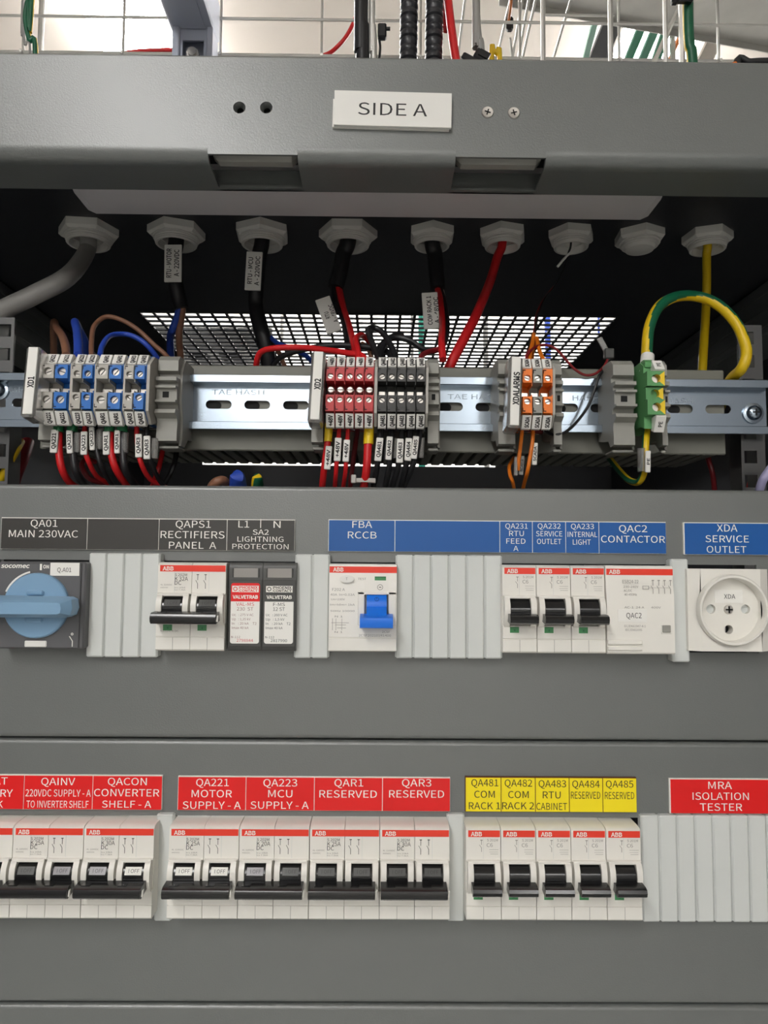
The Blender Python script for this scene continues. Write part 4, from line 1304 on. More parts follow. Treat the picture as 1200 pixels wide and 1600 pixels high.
# lower side of XD2
G2 = 'wires under terminal group XD2'
o, path, org = wire('wire', [(514, 660, .046), (512, 690, .046), (508, 720, .046), (505, 745, .05), (503, 770, .06), (503, 800, .08)], 2.0, wred, 'red wire with yellow collar and tilted +48V tag', G2, n=10)
collar(o, org, (514, 662, .0455), (512.5, 690, .0455), 2.5, 2.4, tyel)
sleeve(o, org, 512.5, 715, .042, 10, 37, '+48V', 4)
for k, (xs, tg, lb) in enumerate((((531, 528, 525, 523), (527.5, 702, 10.5, 37, '+48V', 2.5), 'beside the tilted tag'), ((545, 542, 540, 536), (541, 704, 10, 35, '+48V', 3), 'next to the thick red wire'))):
    o, path, org = wire('wire', [(xs[0], 660, .047), (xs[1], 695, .046), (xs[2], 735, .046), (xs[3], 765, .06), (xs[3], 795, .08)], 1.35, wred, 'thin red wire with white +48V tag, ' + lb, G2)
    sleeve(o, org, tg[0], tg[1], .0425, *tg[2:5], tg[5])
o, path, org = wire('wire', [(577, 660, .045), (575, 695, .044), (573, 730, .044), (570, 752, .048), (566, 775, .06), (565, 800, .08)], 2.5, wred, 'thickest red wire with a yellow collar, no tag', G2, n=10)
collar(o, org, (577, 662, .0445), (575.5, 694, .044), 3.0, 3.0, tyel)
tt = U(571, 751, .0478)
part('tie', MB().box(tt.x - .0075, tt.x + .006, tt.y - .003, tt.y - .0024, tt.z - .0012, tt.z + .0012).box(tt.x - .0085, tt.x - .0055, tt.y - .005, tt.y - .001, tt.z - .002, tt.z + .003, c=.0004).box(tt.x - .0075, tt.x + .006, tt.y + .0024, tt.y + .003, tt.z - .0012, tt.z + .0012), mat('pale_glossy_nylon', (186, 182, 176), 0.15), o, org=tuple(org), label='clear cable tie')
wire('wire', [(560, 662, .055), (556, 690, .075), (552, 720, .08), (548, 750, .08), (545, 790, .09)], 1.6, wdrd, 'dark red wire behind the thick red one', G2)
for k, (pts, tg) in enumerate(([[(597, 664), (593, 695), (589, 730), (583, 762), (580, 795)], (592, 702, 11, 37, 'QA481', 5)], [[(612, 664), (610, 695), (608, 730), (602, 762), (600, 795)], (608, 700, 9.5, 37, 'QA482', 3)],
                               [[(628, 664), (627, 695), (622, 730), (613, 762), (608, 795)], (625, 704, 10.5, 38, 'QA483', 2)], [[(641, 664), (639, 695), (634, 730), (626, 762), (622, 795)], (638, 702, 10.5, 36, 'QA484', 3)],
                               [[(657, 664), (653, 695), (644, 730), (631, 762), (625, 795)], (648.5, 699, 9.5, 36, 'QA485', 6)])):
    o, path, org = wire('wire', [(a, c, (.047, .046, .047, .058, .08)[i]) for i, (a, c) in enumerate(pts)], 1.7, wblk, 'black wire with a white %s tag below XD2' % tg[4], G2)
    sleeve(o, org, tg[0], tg[1], .0425, *tg[2:5], tg[5])
    c = U(tg[0] + 10.5, tg[1] + 1, .0475)
    part('clear_sleeve', MB().cyl(c + Vector((-.0004, 0, -.006)), c + Vector((.0004, 0, .006)), 1.5 * mm, n=10), clear if k in (1, 4) else wblk, o, org=tuple(org))
# lower side of XDALARMS
G3 = 'orange wires below the XDALARMS terminals'
o, path, org = wire('wire', [(817, 662, .047), (814, 690, .045), (811, 715, .044), (809, 735, .046)], 1.15, wora, 'orange wire ending in a clear tagged sleeve', G3)
sleeve(o, org, 806.5, 728, .044, 6, 30, '', 2, m=clear)
sleeve(o, org, 815.5, 727, .046, 7, 30, 'SCADA', 6, m=clear)
o, path, org = wire('wire', [(833, 662, .047), (832, 690, .045), (828, 715, .044), (824, 738, .046), (818, 760, .06), (812, 795, .08)], 1.2, wora, 'orange wire running down beside a SCADA tag', G3)
sleeve(o, org, 836, 709, .045, 8, 35, 'SCADA', 3)
wire('wire', [(803, 715, .08), (796, 728, .06), (797, 742, .052), (802, 757, .054), (806, 790, .08)], 1.15, wora, 'short orange wire bending down below the XDALARMS marker', G3)
wire('wire', [(814, 668, .06), (832, 672, .062), (848, 675, .06)], 1.6, wdrd, 'short dark red wire between the orange terminals and the trunking', G3)
# lower side of the earth terminal
o, path, org = wire('cable', [(1011, 668, .052), (1009, 690, .046), (1008, 715, .045), (1006, 738, .048), (998, 753, .055), (984, 751, .07), (970, 738, .085), (957, 722, .1), (940, 700, .12)], 2.1, [wyel, wgrn], 'yellow-green earth wire curving away under the earth terminal', None, n=12, cat='wire', stripe=(1, (2, 3, 4, 8, 9)))
collar(o, org, (1011.5, 672, .0505), (1010, 684, .047), 1.0, 1.3, wdrd, 'crimp')
sleeve(o, org, 1013, 721, .041, 8, 34, 'PE', 2, tw=.3)
c = U(1003, 719, .0455)
part('clear_sleeve', MB().cyl(c + Vector((0, 0, -.007)), c + Vector((0, 0, .007)), 2.7 * mm, n=12), clear, o, org=tuple(org))
# wires in the dark gap above the panel
GG = 'wires in the gap above the panel'
wire('wire', [(372, 800, .09), (369, 765, .07), (371, 745, .062), (376, 765, .075), (380, 800, .1)], 4.4, wblu, 'short blue cable bend peeping over the upper panel', GG, n=12)
wire('wire', [(404, 800, .09), (400, 765, .07), (402, 747, .064), (405, 765, .075), (408, 800, .1)], 3.0, [wgrn, wyel], 'short green-yellow cable bend peeping over the upper panel', GG, n=12, stripe=(1, (3, 4, 9, 10)))
wire('wire', [(332, 800, .09), (330, 765, .072), (341, 752, .066), (354, 757, .075), (362, 800, .1)], 3.0, wbrn, 'short brown cable bend peeping over the upper panel', GG, n=12)
wire('wire', [(33, 690, .1), (24, 706, .09), (12, 728, .085), (-2, 760, .09), (-10, 790, .1)], 2.6, [wyel, wdrd], 'yellow earth cable at the left end of the trunking', GG, n=12, stripe=(1, (2, 3)))
wire('wire', [(44, 690, .125), (36, 715, .115), (24, 745, .11), (12, 790, .12)], 4.2, wdrd, 'dark red cable behind the yellow earth cable', GG, n=12)
wire('wire', [(1102, 700, .12), (1108, 722, .11), (1114, 745, .11), (1118, 790, .12)], 1.8, wdrd, 'dark red wire near the far end of the trunking', GG)
wire('wire', [(1212, 722, .06), (1200, 738, .058), (1190, 755, .06), (1180, 790, .07)], 2.6, mat('lilac_insulation', (160, 156, 190)), 'lilac cable in front of the rack rail', GG, n=12)
wire('wire', [(1180, 742, .1), (1172, 752, .1), (1165, 790, .1)], 1.6, wred, 'red wire seen through a square hole of the rack rail', GG)

# upper side
GU = 'wires above terminal group XD1'
wire('wire', [(104, 556, .045), (102, 540, .06), (97, 525, .09), (88, 512, .12), (84, 506, .14), (84, 560, .17)], 2.6, wbrn, 'brown wire rising from the first blue terminal', GU, n=10)
wire('wire', [(122, 556, .045), (122, 535, .06), (120, 515, .085), (117, 503, .1), (122, 512, .115), (134, 540, .13), (138, 590, .17)], 2.7, wblu, 'blue wire bending back above the QA223 terminals', GU, n=10)
wire('wire', [(143, 556, .048), (143, 535, .065), (147, 510, .09), (165, 495, .1), (190, 500, .1), (215, 515, .1), (240, 538, .1), (262, 558, .1), (290, 595, .12)], 1.6, wbrn, 'brown wire arching from XD1 towards the lone end clamp', GU, n=10)
wire('wire', [(156, 556, .048), (160, 540, .06), (172, 525, .08), (192, 522, .09), (212, 527, .09), (232, 542, .09), (252, 570, .1), (262, 600, .12)], 1.7, wblu, 'blue wire arching lower than the brown one', GU, n=10)
for a in (100, 117):
    pass
GC = 'cables hanging from the roof glands'


def from_gland(k, pts, r, m, label, n=14, stripe=None, up_h=.02, dx=0):
    g = GP[k]
    P = [g + Vector((dx, 0, up_h)), g + Vector((dx, 0, -.008))] + [U(*p) for p in pts]
    b = MB().tube(P, r * mm, n=n, stripe=stripe)
    return solo('cable', b, m, label, 'cable', GC, org=tuple(P[0])), P[0]


YG = GP[0].y
from_gland(0, [(134, 396, YG - .004), (106, 432, .11), (55, 460, .10), (-10, 492, .10), (-60, 530, .11)], 6.4, wgry, 'thick grey cable leaving the roof sideways', 16)
o, org = from_gland(1, [(272, 400, YG), (274, 440, YG - .002), (280, 470, YG), (284, 484, YG)], 6.0, wblk, 'black cable with white RTU MOTOR tag, splitting below', 16)
sleeve(o, org, 270, 411, YG - .0105, 27, 60, '', -1, lines=[(-6, 'RTU - MOTOR'), (6, 'A - 220VDC')], tw=47, capf=.27)
b = MB().tube([U(282, 476, YG), U(278, 494, YG), U(270, 515, YG), U(266, 530, YG + .02), U(268, 575, YG + .05)], 3.0 * mm, n=10)
part('core_wire', b, wblu, o, org=tuple(org))
b = MB().tube([U(286, 476, YG), U(283, 500, YG), U(280, 520, YG), U(281, 545, YG + .01), U(286, 600, YG + .03)], 2.7 * mm, n=10)
part('core_wire', b, wbrn, o, org=tuple(org))
o, org = from_gland(2, [(405, 400, YG), (401, 440, YG - .002), (400, 480, YG), (408, 515, YG - .01), (415, 540, YG - .01), (425, 600, YG)], 6.0, wblk, 'black cable with white RTU MCU tag', 16)
sleeve(o, org, 396, 423, YG - .0105, 25, 62, '', 2, lines=[(-5, 'RTU - MCU'), (6, 'A - 220VDC')], tw=47, capf=.27)
part('core_wire', MB().tube([U(416, 520, YG), U(432, 535, YG - .02), U(455, 545, YG - .03), U(478, 556, YG - .02), U(500, 580, YG)], 1.9 * mm, n=8), wblu, o, org=tuple(org))
part('core_wire', MB().tube([U(416, 530, YG), U(432, 545, YG - .01), U(442, 565, YG), U(455, 600, YG)], 1.9 * mm, n=8), wbrn, o, org=tuple(org))
o, org = from_gland(3, [(536, 398, YG), (531, 425, YG - .003), (525, 450, YG - .004)], 6.4, wblk, 'black cable ending in a red and a black core tagged RTU', 16)
for pts, r, m in (([(521, 445, YG), (524, 470, YG - .02), (536, 500, YG - .03), (542, 535, YG - .03), (546, 575, YG)], 2.0, wblk), ([(527, 445, YG), (533, 470, YG - .02), (543, 500, YG - .04), (551, 530, .09), (556, 552, .07), (560, 572, .055)], 2.2, wred),
                  ([(530, 445, YG), (537, 475, YG - .015), (545, 510, YG - .02), (550, 545, YG - .02), (552, 580, YG)], 1.6, wred)):
    part('core_wire', MB().tube([U(*p) for p in pts], r * mm, n=8), m, o, org=tuple(org))
sleeve(o, org, 513, 492, YG - .03, 24, 58, '', -20, lines=[(-2, 'RTU'), (8, 'A - 48VDC')], tw=30, capf=.27)
o, org = from_gland(4, [(680, 400, YG), (682, 430, YG - .003), (684, 452, YG - .004)], 6.2, wblk, 'short black cable ending in cores tagged COM RACK 1', 16)
for pts, r, m in (([(683, 448, YG), (688, 470, YG - .02), (691, 505, YG - .04), (690, 535, .09), (692, 562, .08)], 2.4, wred), ([(687, 448, YG), (694, 470, YG - .015), (699, 505, YG - .03), (695, 535, .1), (680, 548, .085), (660, 545, .08), (640, 532, .08), (615, 528, .08), (600, 540, .07), (592, 560, .055)], 1.9, wblk),
                  ([(690, 448, YG), (696, 475, YG - .01), (697, 505, YG - .025), (694, 530, YG - .03)], 1.2, wwht), ([(691, 545, .088), (672, 549, .08), (660, 555, .065), (655, 566, .05)], 1.8, wdrd)):
    part('core_wire', MB().tube([U(*p) for p in pts], r * mm, n=8), m, o, org=tuple(org))
sleeve(o, org, 673, 485, YG - .034, 25, 58, '', -4, lines=[(-2, 'COM RACK 1'), (9, 'A - 48VDC')], tw=46, capf=.27)
# single red cable runs through the roof from above
g = GP[5]
P = [Vector((U(697, -60, g.y + .02).x, g.y + .02, CZ)), U(697, -60, g.y + .02), U(700, 0, g.y + .01), U(713, 97, g.y), U(735, 200, g.y), g + Vector((0, 0, .03)), g + Vector((0, 0, -.008)), U(777, 402, g.y), U(765, 442, g.y - .01), U(745, 490, .12), U(722, 535, .105), U(703, 572, .1), U(690, 610, .1)]
solo('cable', MB().tube(P, 3.5 * mm, n=14), wred, 'red cable coming through the roof and slanting behind the rail', 'cable', GC, org=tuple(P[0]))
o, org = from_gland(6, [(888, 396, YG), (881, 420, YG), (868, 445, YG), (852, 465, YG - .01), (842, 488, YG - .02), (836, 515, .1), (825, 545, .075), (823, 572, .055)], .8, wblk, 'thin black wire hanging from the gland to the orange terminals', 8)
part('core_wire', MB().tube([GP[6] + Vector((0, 0, .01)), U(893, 384, YG), U(889, 396, YG), U(880, 406, YG), U(871, 417, YG)], 1.0 * mm, n=8), wwht, o, org=tuple(org), label='white core end')
part('core_wire', MB().tube([U(866, 447, YG), U(851, 466, YG - .01), U(838, 492, YG - .02), (U(835, 515, .1)), U(829, 540, .08), U(822, 556, .06)], .8 * mm, n=8), wdrd, o, org=tuple(org))
from_gland(8, [(1104, 400, YG), (1104, 440, YG), (1103, 480, YG), (1100, 530, YG - .01), (1097, 582, YG - .02), (1095, 620, YG - .02)], 3.3, [wyel, wgrn], 'straight yellow earth cable hanging from the last gland', 16, stripe=(1, (4, 5)))
# earth loop
o, path, org = wire('cable', [(1011, 575, .050), (1011, 545, .052), (1015, 510, .056), (1030, 479, .062), (1056, 464, .068), (1088, 463, .075), (1120, 475, .07), (1148, 502, .068), (1163, 533, .064), (1166, 556, .064), (1158, 577, .0665), (1140, 596, .083), (1124, 640, .1)], 3.35, [wyel, wgrn],
                       'thick yellow-green earth cable looping up from the earth terminal', None, n=32, cat='cable', stripe=(1, tuple(range(2, 14)), -24), sub=12)
collar(o, org, (1010, 582, .0465), (1012, 556, .051), 4.3, 4.0, white, 'ferrule', 16)
# loops around XD2
GX = 'loose wires above terminal group XD2'
wire('wire', [(400, 590, .11), (401, 566, .1), (408, 550, .095), (430, 544, .09), (470, 543, .085), (510, 547, .075), (545, 552, .065), (566, 556, .058), (574, 572, .05)], 2.0, wred, 'red wire running over the XD2 marker', GX, n=10)
wire('wire', [(418, 600, .115), (427, 570, .105), (445, 555, .1), (480, 545, .095), (520, 540, .09), (560, 541, .085), (590, 546, .08), (608, 552, .07), (612, 572, .05)], 2.0, wblk, 'black wire running over the XD2 marker', GX, n=10)
wire('wire', [(596, 572, .05), (588, 552, .06), (580, 532, .07), (575, 516, .075), (585, 512, .08), (598, 520, .078), (608, 535, .07), (616, 552, .06), (622, 572, .05)], 2.0, wblk, 'black wire jumping in a loop over the first black terminals', GX, n=10)
wire('wire', [(604, 572, .052), (592, 548, .07), (600, 535, .085), (612, 526, .1), (628, 524, .12)], 2.0, wblk, 'black wire crossing behind the loop', GX, n=10)
wire('wire', [(560, 572, .052), (560, 552, .06), (556, 530, .08), (566, 524, .1), (578, 535, .11), (586, 545, .12)], 2.0, wred, 'red wire bending back above the last red terminals', GX, n=10)
wire('wire', [(566, 536, .12), (575, 545, .1), (580, 560, .08)], 1.4, wbrn, 'short brown wire beside the red bend', GX)
# XDALARMS upper wires
GA = 'wires above the XDALARMS terminals'
wire('wire', [(826, 574, .05), (828, 555, .06), (832, 535, .07), (834, 522, .085), (828, 545, .1), (822, 580, .12)], 1.3, wora, 'orange wire bent back above the first orange terminal', GA)
wire('wire', [(858, 574, .05), (846, 556, .056), (841, 540, .065), (838, 528, .08), (833, 545, .1), (830, 580, .12)], 1.3, wora, 'orange wire bent back above the last orange terminal', GA)
wire('wire', [(821, 574, .052), (822, 560, .055), (832, 545, .06), (850, 539, .065), (868, 545, .065), (884, 562, .065), (898, 577, .065), (914, 586, .065), (930, 584, .065), (944, 572, .068), (950, 560, .07)], .85, wdrd, 'thin dark red wire swinging across to a small connector', GA)
o, path, org = wire('wire', [(951, 560, .07), (946, 575, .068), (936, 588, .062), (928, 612, .06), (918, 636, .058), (904, 656, .055), (888, 672, .05), (872, 679, .046), (858, 677, .05), (848, 668, .055)], .9, wblk, 'thin black wire dropping from the small connector and under the terminals', GA)
c = U(952, 552, .07)
part('connector', MB().box(c.x - .0035, c.x + .003, c.y - .002, c.y + .002, c.z - .004, c.z + .003, c=.0008), sgrey, o, org=tuple(org))
sleeve(o, org, 943, 539, .069, 9, 27, '', -28, m=clear)

# ------------------------------------------------------------------ above the cabinet: post, trays, conduits, cables
ZTOP = ZR + .0015
YP = .306
xl, xr = U(268, 92, YP).x, U(331, 92, YP).x
hp = U(300, 42, YP).z
t = thing('support_post', 'grey steel post with slot and bolt, carrying an arm over the cabinet', 'post', ((xl + xr) / 2, YP, ZTOP + .0012))
w_ = (xr - xl) / 2
H = hp - ZTOP
zb = U(301, 76, YP).z - ZTOP
b = MB()
b.box(-w_, -w_ + .007, 0, .026, .0003, H, c=.001).box(w_ - .006, w_, 0, .026, .0003, H, c=.001)
b.holed(-w_ + .007, w_ - .006, zb - .03, H, .004, .006, 0, zb, .0105, square=True).box(-w_ + .007, w_ - .006, .004, .006, .0003, zb - .03)
b.box(-w_ + .006, w_ - .006, .024, .026, .0003, H)
part('channel', b, strutm, t)
part('bolt', MB().cyl((0, .003, zb - .004), (0, .016, zb - .004), .0068, n=6).cyl((0, -.001, zb - .004), (0, .003, zb - .004), .0045, n=12), screwm, t)
part('base_angle', MB().box(-.02, .02, -.03, .003, .0003, .003).box(-.0085, .0085, -.004, .003, 0, zb - .011, c=.0005), galv, t)
part('arm', MB().box(-w_ - .003, w_ + .001, -.42, .027, H, H + .042, c=.002).box(-w_ + .008, w_ - .008, -.42, .002, H - .0015, H), strutm, t)


def rod(t, a, c, r, name='wire_rod', m=None):
    if isinstance(a, list):
        c, r, name = None, c, r
    part(name, MB().tube([a, c] if not isinstance(a, list) else a, r, n=6, smooth=isinstance(a, list)), m or galv, t, org=tuple(t.location))


# basket tray behind the post
YT = .340
p = U(345, 90, YT)
t = thing('cable_tray', 'wire basket tray running across behind the steel post', 'cable tray', tuple(p))
zt4 = p.z + .11
for px in (-118, 37, 193, 345, 503, 657, 812, 967, 1122):
    q = U(px, 60, YT)
    rod(t, [Vector((q.x, YT, zt4)), Vector((q.x, YT, p.z + .03)), Vector((q.x, YT + .001, p.z + .006)), Vector((q.x, YT + .012, p.z)), Vector((q.x, YT + .2, p.z)), Vector((q.x, YT + .21, p.z + .008)), Vector((q.x, YT + .21, zt4))], .0015, 'cross_wire')
x0, x1 = U(-150, 60, YT).x, U(1210, 60, YT).x
for zz in (U(345, 31, YT).z, p.z + .002, p.z + .085):
    rod(t, Vector((x0, YT - .002, zz)), Vector((x1, YT - .002, zz)), .0015, 'long_wire')
for yy in (.07, .13):
    rod(t, Vector((x0, YT + yy, p.z - .002)), Vector((x1, YT + yy, p.z - .002)), .0015, 'long_wire')
for px in (-90, 1180):
    q = U(px, 60, YT)
    part('hanger', MB().cyl((q.x, YT + .21, p.z), (q.x, YT + .21, CZ), .004, n=8), galv, t, org=tuple(t.location))

# higher basket tray running towards the back
HT = .62
t = thing('cable_tray', 'second wire basket tray, higher, with rods running away from the viewer', 'cable tray', tuple(UZ(800, 60, HT)))
for a, c in (((729, -20), (714, 100)), ((802, -20), (774, 100)), ((818, -10), (797, 110)), ((828, -10), (806, 110)), ((839, -10), (812, 110)), ((897, -18), (859, 110))):
    rod(t, UZ(*a, HT), UZ(*c, HT), .0016, 'long_wire')
for py in (34, 23):
    a, c = UZ(704 if py == 34 else 850, py, HT - .003), UZ(820 if py == 34 else 960, py + 1.5, HT - .003)
    rod(t, a, c, .0016, 'cross_wire')
rod(t, [UZ(797, 60, HT), UZ(803, 105, HT) + Vector((0, 0, .0)), UZ(812, 95, HT), UZ(820, 110, HT)], .0014, 'cross_wire')
rod(t, UZ(760, -20, HT), Vector((UZ(760, -20, HT).x, UZ(760, -20, HT).y, CZ)), .003, 'hanger')
# near riser of upright rods on the right
YR_ = .20
t = thing('wire_riser', 'upright galvanised rods rising beside the yellow-green earth cable', 'cable support', tuple(U(950, 105, YR_)))
for a, c, r in (((848, -20), (848.5, 112), .0021), ((953, -20), (953.5, 112), .0022), ((1038.5, -20), (1040, 112), .0020), ((1064, -20), (1065, 112), .0026)):
    q = U(*c, YR_)
    rod(t, U(*a, YR_), Vector((q.x, q.y, ZTOP)), r, 'upright_rod')
rod(t, U(1066, 2, YR_ + .006), U(1012, 118, YR_ + .006), .0021, 'brace_rod')
rod(t, U(830, -14, YR_ + .004), U(1080, -14, YR_ + .004), .002, 'cross_rod')
# solid trough, skewed
HG = .66
fa, fb = UZ(780, -2, HG), UZ(1260, 83, HG)
d = (fb - fa).normalized()
nrm = Vector((d.y, -d.x, 0))
if nrm.y > 0:
    nrm = -nrm
b = MB()
q = [fa, fb, fb + nrm * .35, fa + nrm * .35]
up1 = Vector((0, 0, .0015))
b.add([tuple(v) for v in q] + [tuple(v + up1) for v in q], [(0, 1, 2, 3), (7, 6, 5, 4), (0, 4, 5, 1), (1, 5, 6, 2), (2, 6, 7, 3), (3, 7, 4, 0)])
t = thing('cable_trough', 'flat galvanised sheet trough crossing overhead at a slant', 'cable trough', tuple(fa))
part('sheet', b, galv, t, org=tuple(fa))
for off, z0, z1 in ((0, -.008, .05), (.35, -.004, .05)):
    b = MB()
    a, c = fa + nrm * off, fb + nrm * off
    e = -nrm * .0015 if off == 0 else nrm * .0015
    vs = [a + Vector((0, 0, z0)), c + Vector((0, 0, z0)), c + Vector((0, 0, z1)), a + Vector((0, 0, z1))]
    vs += [v + e for v in vs]
    b.add([tuple(v) for v in vs], [(0, 1, 2, 3), (7, 6, 5, 4), (0, 4, 5, 1), (1, 5, 6, 2), (2, 6, 7, 3), (3, 7, 4, 0)])
    part('side_rim', b, galv, t, org=tuple(fa))
for k in (.15, .85):
    a = fa + (fb - fa) * k + nrm * .175
    part('hanger', MB().cyl(tuple(a), (a.x, a.y, CZ), .004, n=8), galv, t, org=tuple(fa))


def flat(pxa, pxb, wpx, h, thick, m, label, name='flat_cable'):
    """flat cable on the far tray, running away from the viewer at height h"""
    a, c = UZ(*pxa, h), UZ(*pxb, h)
    k = (UZ(pxa[0] + 1, pxa[1], h) - a).length
    d_ = (c - a).normalized()
    a, c = a - d_ * .05, c + d_ * .5
    s_ = Vector((d_.y, -d_.x, 0)).normalized() * (wpx * k / 2)
    vs = [a - s_, a + s_, c + s_, c - s_]
    vs += [v + Vector((0, 0, thick)) for v in vs]
    b = MB().add([tuple(v) for v in vs], [(0, 1, 2, 3), (7, 6, 5, 4), (0, 4, 5, 1), (1, 5, 6, 2), (2, 6, 7, 3), (3, 7, 4, 0)])
    solo(name, b, m, label, 'cable', 'flat cables overhead', org=tuple(a))


pg = mat('green_flat_cable', (28, 128, 96), 0.4)
wa = mat('pale_green_cable', (150, 196, 176), 0.5)
HC = .70
flat((930, 36), (912, 105), 9, HC, .006, wa, 'pale green cable overhead, first of the slanting row')
flat((958, 36), (930, 105), 30, HC + .014, .006, wblk, 'broad black flat cable overhead')
flat((1004, 42), (978, 105), 13, HC + .014, .006, pg, 'green flat cable overhead, next to the broad black one')
flat((1026, 44), (1000, 105), 13, HC + .002, .006, pg, 'green flat cable overhead, in the middle of the three green ones')
flat((1042, 48), (1022, 105), 14, HC + .014, .006, pg, 'green flat cable overhead, nearest the earth cable')
flat((1063, 58), (1043, 105), 5, HC + .028, .006, wora, 'orange flat cable overhead behind the upright rod')
flat((1122, 55), (1096, 107), 24, HC + .03, .006, mat('beige_duct', (186, 176, 164)), 'beige flat duct overhead beside the earth cable')

GT = 'cables rising above the cabinet'
YC = GP[3].y


def riser(name, pts, r, m, label, n=12, stripe=None, cat='cable', rfun=None, smooth=True, sub=6):
    P = [Vector(p) if isinstance(p, Vector) else U(*p) for p in pts]
    if not isinstance(pts[-1], Vector) and pts[-1][1] == -40:      # goes on up to the ceiling
        P.append(Vector((P[-1].x, P[-1].y, CZ)))
    b = MB().tube(P, r * mm, n=n, stripe=stripe, rfun=rfun, smooth=smooth, sub=sub)
    return solo(name, b, m, label, cat, GT, org=tuple(P[0])), P[0]


def on_roof(px, Y):
    q = U(px, 110, Y)
    return Vector((q.x, q.y, ZTOP))


riser('cable', [on_roof(567, YC), (567, 90, YC), (566, 40, YC), (565, -40, YC)], 5.8, wblk, 'thick black cable rising straight above the SIDE A sign')
o, org = riser('conduit', [on_roof(584, YC - .003), (584, 90, YC - .003), (583, 40, YC - .003), (582, -40, YC - .003)], 2.5, galv, 'thin galvanised conduit pipe beside the thick black cable', cat='conduit')
c = U(598, 50, YC)
part('tie', MB().box(c.x - .004, c.x + .003, c.y - .003, c.y + .003, c.z - .006, c.z + .006, c=.001).box(c.x, c.x + .006, c.y - .002, c.y, c.z + .001, c.z + .003).tube([c + Vector((-.003, 0, -.005)), U(594, 75, YC), U(592, 96, YC), U(588, 115, YC)], .0011, n=6), black, o, org=tuple(org), label='black cable tie')
for px0, px1, lb in ((636, 640, 'nearer the thick black cable'), (674.5, 679.5, 'nearer the red cable')):
    a = on_roof(px0, YC)
    c = U(px1, -40, YC)
    c = a + (c - a) * ((CZ - a.z) / (c.z - a.z))
    N = 720
    P = [a + (c - a) * (i / N) for i in range(N + 1)]
    pitch = 12.0 / 1.985
    L_ = (c - a).length / mm

    def rf(i, L_=L_):
        u = (i / 720 * L_ / pitch) % 1.0
        return (7.3 if u < .62 else 6.0 + 1.0 * abs(u - .81) / .19) * mm
    riser('corrugated_conduit', P, 7, mat('black_conduit', (44, 44, 48), 0.3), 'black corrugated conduit, ' + lb, n=16, rfun=rf, smooth=False, cat='conduit')
riser('cable', [on_roof(756, YC), (752, 95, YC), (747, 60, YC), (744, 20, YC), (744, -40, YC)], 3.3, wgry, 'grey cable with black tie rising beside the red cable')
c = U(752, 90, YC - .006)
t = thing('cable_tie', 'chunky black tie head at the foot of the grey cable', 'cable tie', tuple(c), ry=.5)
part('head', MB().box(-.006, .004, -.003, .003, -.004, .005, c=.001), black, t)
part('strap', MB().box(-.003, .006, -.004, -.002, -.0012, .004).box(-.014, .002, -.002, .0, -.009, -.003, c=.001), black, t)
riser('wire', [on_roof(766, YC + .05), (768, 98, YC + .05), (771, 82, YC + .05), (777, 84, YC + .05), (781, 104, YC + .05), on_roof(782, YC + .05)], 2.3, wyel, 'small yellow wire loop peeping over the header', cat='wire')
o, org = riser('wire', [UZ(800, -20, HT - .006), UZ(798, 10, HT - .006), UZ(795, 32, HT - .006)], 1.6, wora, 'short orange wire tied to the overhead basket rod', cat='wire')
c = UZ(796, 38, HT - .006)
part('tie', MB().box(c.x - .004, c.x + .004, c.y - .004, c.y + .004, c.z - .008, c.z + .008, c=.002), black, o, org=tuple(org), label='black tie')
riser('cable', [on_roof(62, .25), (56, 92, .25), (46, 62, .25), (40, 30, .25), (44, 0, .25), (52, -40, .25)], 2.4, [wgrn, wyel], 'yellow-green earth cable crossing the basket tray', n=12, stripe=(1, (2, 3, 4)))
riser('wire', [on_roof(50, .30), (47, 92, .30), (39, 70, .30), (37, 40, .30), (37, -40, .30)], 1.2, wgry, 'thin grey wire beside the yellow-green cable', cat='wire')
riser('cable', [(140, 100, .40), (170, 92, .39), (200, 82, .38), (262, 78, .38), (300, 82, .40), (340, 86, .40), (400, 91, .39), (450, 95, .38), (505, 87, .37), (530, 70, .36), (548, 45, .36), (560, 10, .36), (566, -40, .36)], 2.2, wred, 'pale red cable sagging along the basket tray', n=10)
o, org = riser('cable', [on_roof(1084, .13), (1082, 105, .13), (1077, 70, .13), (1075, 30, .13), (1075, -41, .13)], 3.9, [wyel, wgrn], 'thick yellow-green earth cable rising beside the upright rods', n=16, stripe=(1, (0, 1, 14, 15, 2, 13)))
c = U(1066, 1, .125)
part('tie', MB().box(c.x - .006, c.x + .007, c.y - .004, c.y + .001, c.z - .003, c.z + .004, c=.001).box(c.x - .009, c.x - .004, c.y - .004, c.y + .001, c.z - .004, c.z + .001, c=.001), black, o, org=tuple(org), label='black tie')
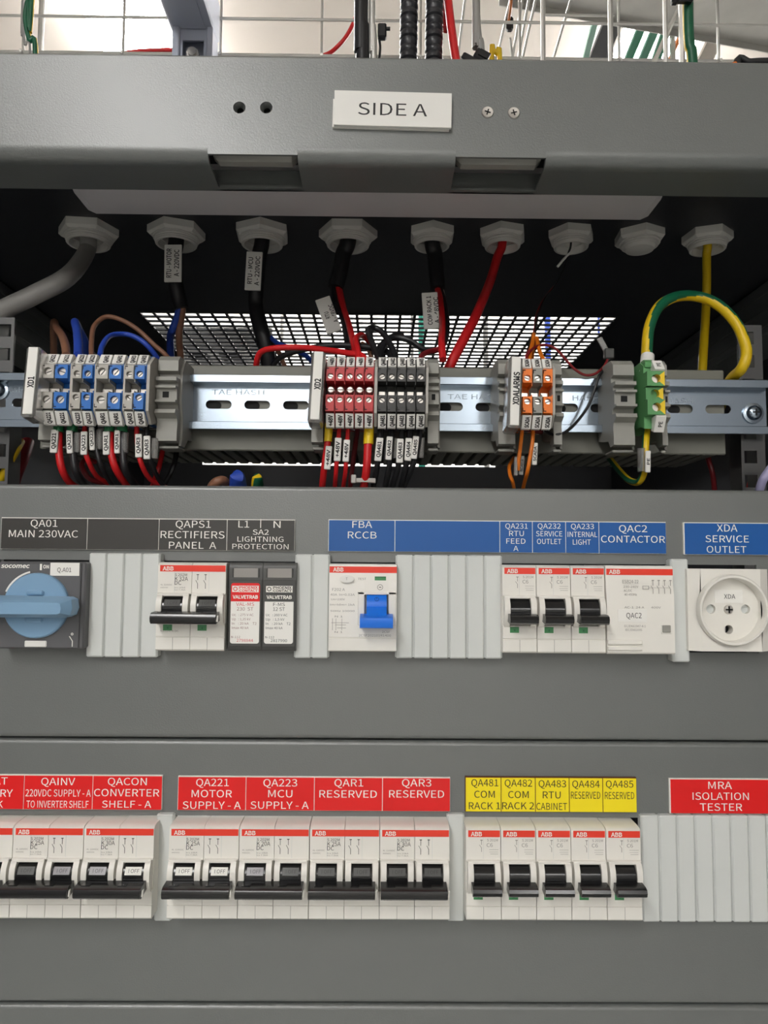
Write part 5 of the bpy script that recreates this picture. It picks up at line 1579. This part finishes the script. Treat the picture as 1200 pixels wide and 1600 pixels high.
o, org = riser('cable', [on_roof(1140, .06), (1150, 103, .06), (1172, 98, .06), (1205, 97, .06), (1250, 104, .06)], 2.4, wblk, 'black cable with an orange end on the cabinet top', n=12)
collar(o, org, (1131, 109, .06), (1149, 103.5, .06), 2.2, 2.9, orange, 'sleeve', 12)
o['label'] = 'black cable with an orange end lying on the cabinet top'

# cables hanging behind the cabinet, seen through the vent
GB = 'things seen through the roof vent'
for px, m, r, lb in ((655, wtea, 9, 'teal cable hanging behind the vent'), (852, wblu, 8, 'blue cable hanging behind the vent'), (932, wblu, 3, 'thin blue cable hanging behind the vent'), (755, wgry, 7, 'grey cable hanging behind the vent'), (640, wgry, 4, 'thin grey cable hanging behind the vent')):
    a = U(px, 520, 1.5)
    b = MB().tube([Vector((a.x, 1.5, 0.0)), Vector((a.x + .01, 1.5, 1.6)), Vector((a.x, 1.5, CZ))], r * mm, n=10)
    solo('cable', b, m, lb, 'cable', GB, org=(a.x, 1.5, 0))
a, c = U(190, 510, 1.42), U(425, 522, 1.42)
t = thing('cable_ladder', 'dark cable ladder with black cables behind the vent', 'cable tray', (a.x, 1.42, a.z - .03))
L = c.x - a.x + .25
part('rail', MB().box(-.2, L - .25, 0, .01, -.03, .03), sgrey, t)
part('rail', MB().box(-.2, L - .25, .25, .26, -.03, .03), sgrey, t)
for i in range(6):
    part('rung', MB().box(0, .03, .01, .25, -.02, -.005), sgrey, t, loc=(-.15 + i * (L - .1) / 6, 0, 0))
for i in range(3):
    part('support', MB().cyl((-.1 + i * .25, .005, 0), (-.1 + i * .25, .005, CZ - a.z + .03), .005, n=8), galv, t)
for i in range(4):
    y = 1.46 + i * .05
    b = MB().tube([Vector((a.x - .2, y, a.z - .012)), Vector((a.x + L * .4, y, a.z - .010)), Vector((a.x + L - .27, y, a.z - .012))], .016, n=10)
    solo('cable', b, wblk, 'thick black cable on the ladder behind the vent, %s from the front' % ('first', 'second', 'third', 'fourth')[i], 'cable', GB, org=(a.x - .2, y, a.z - .02))
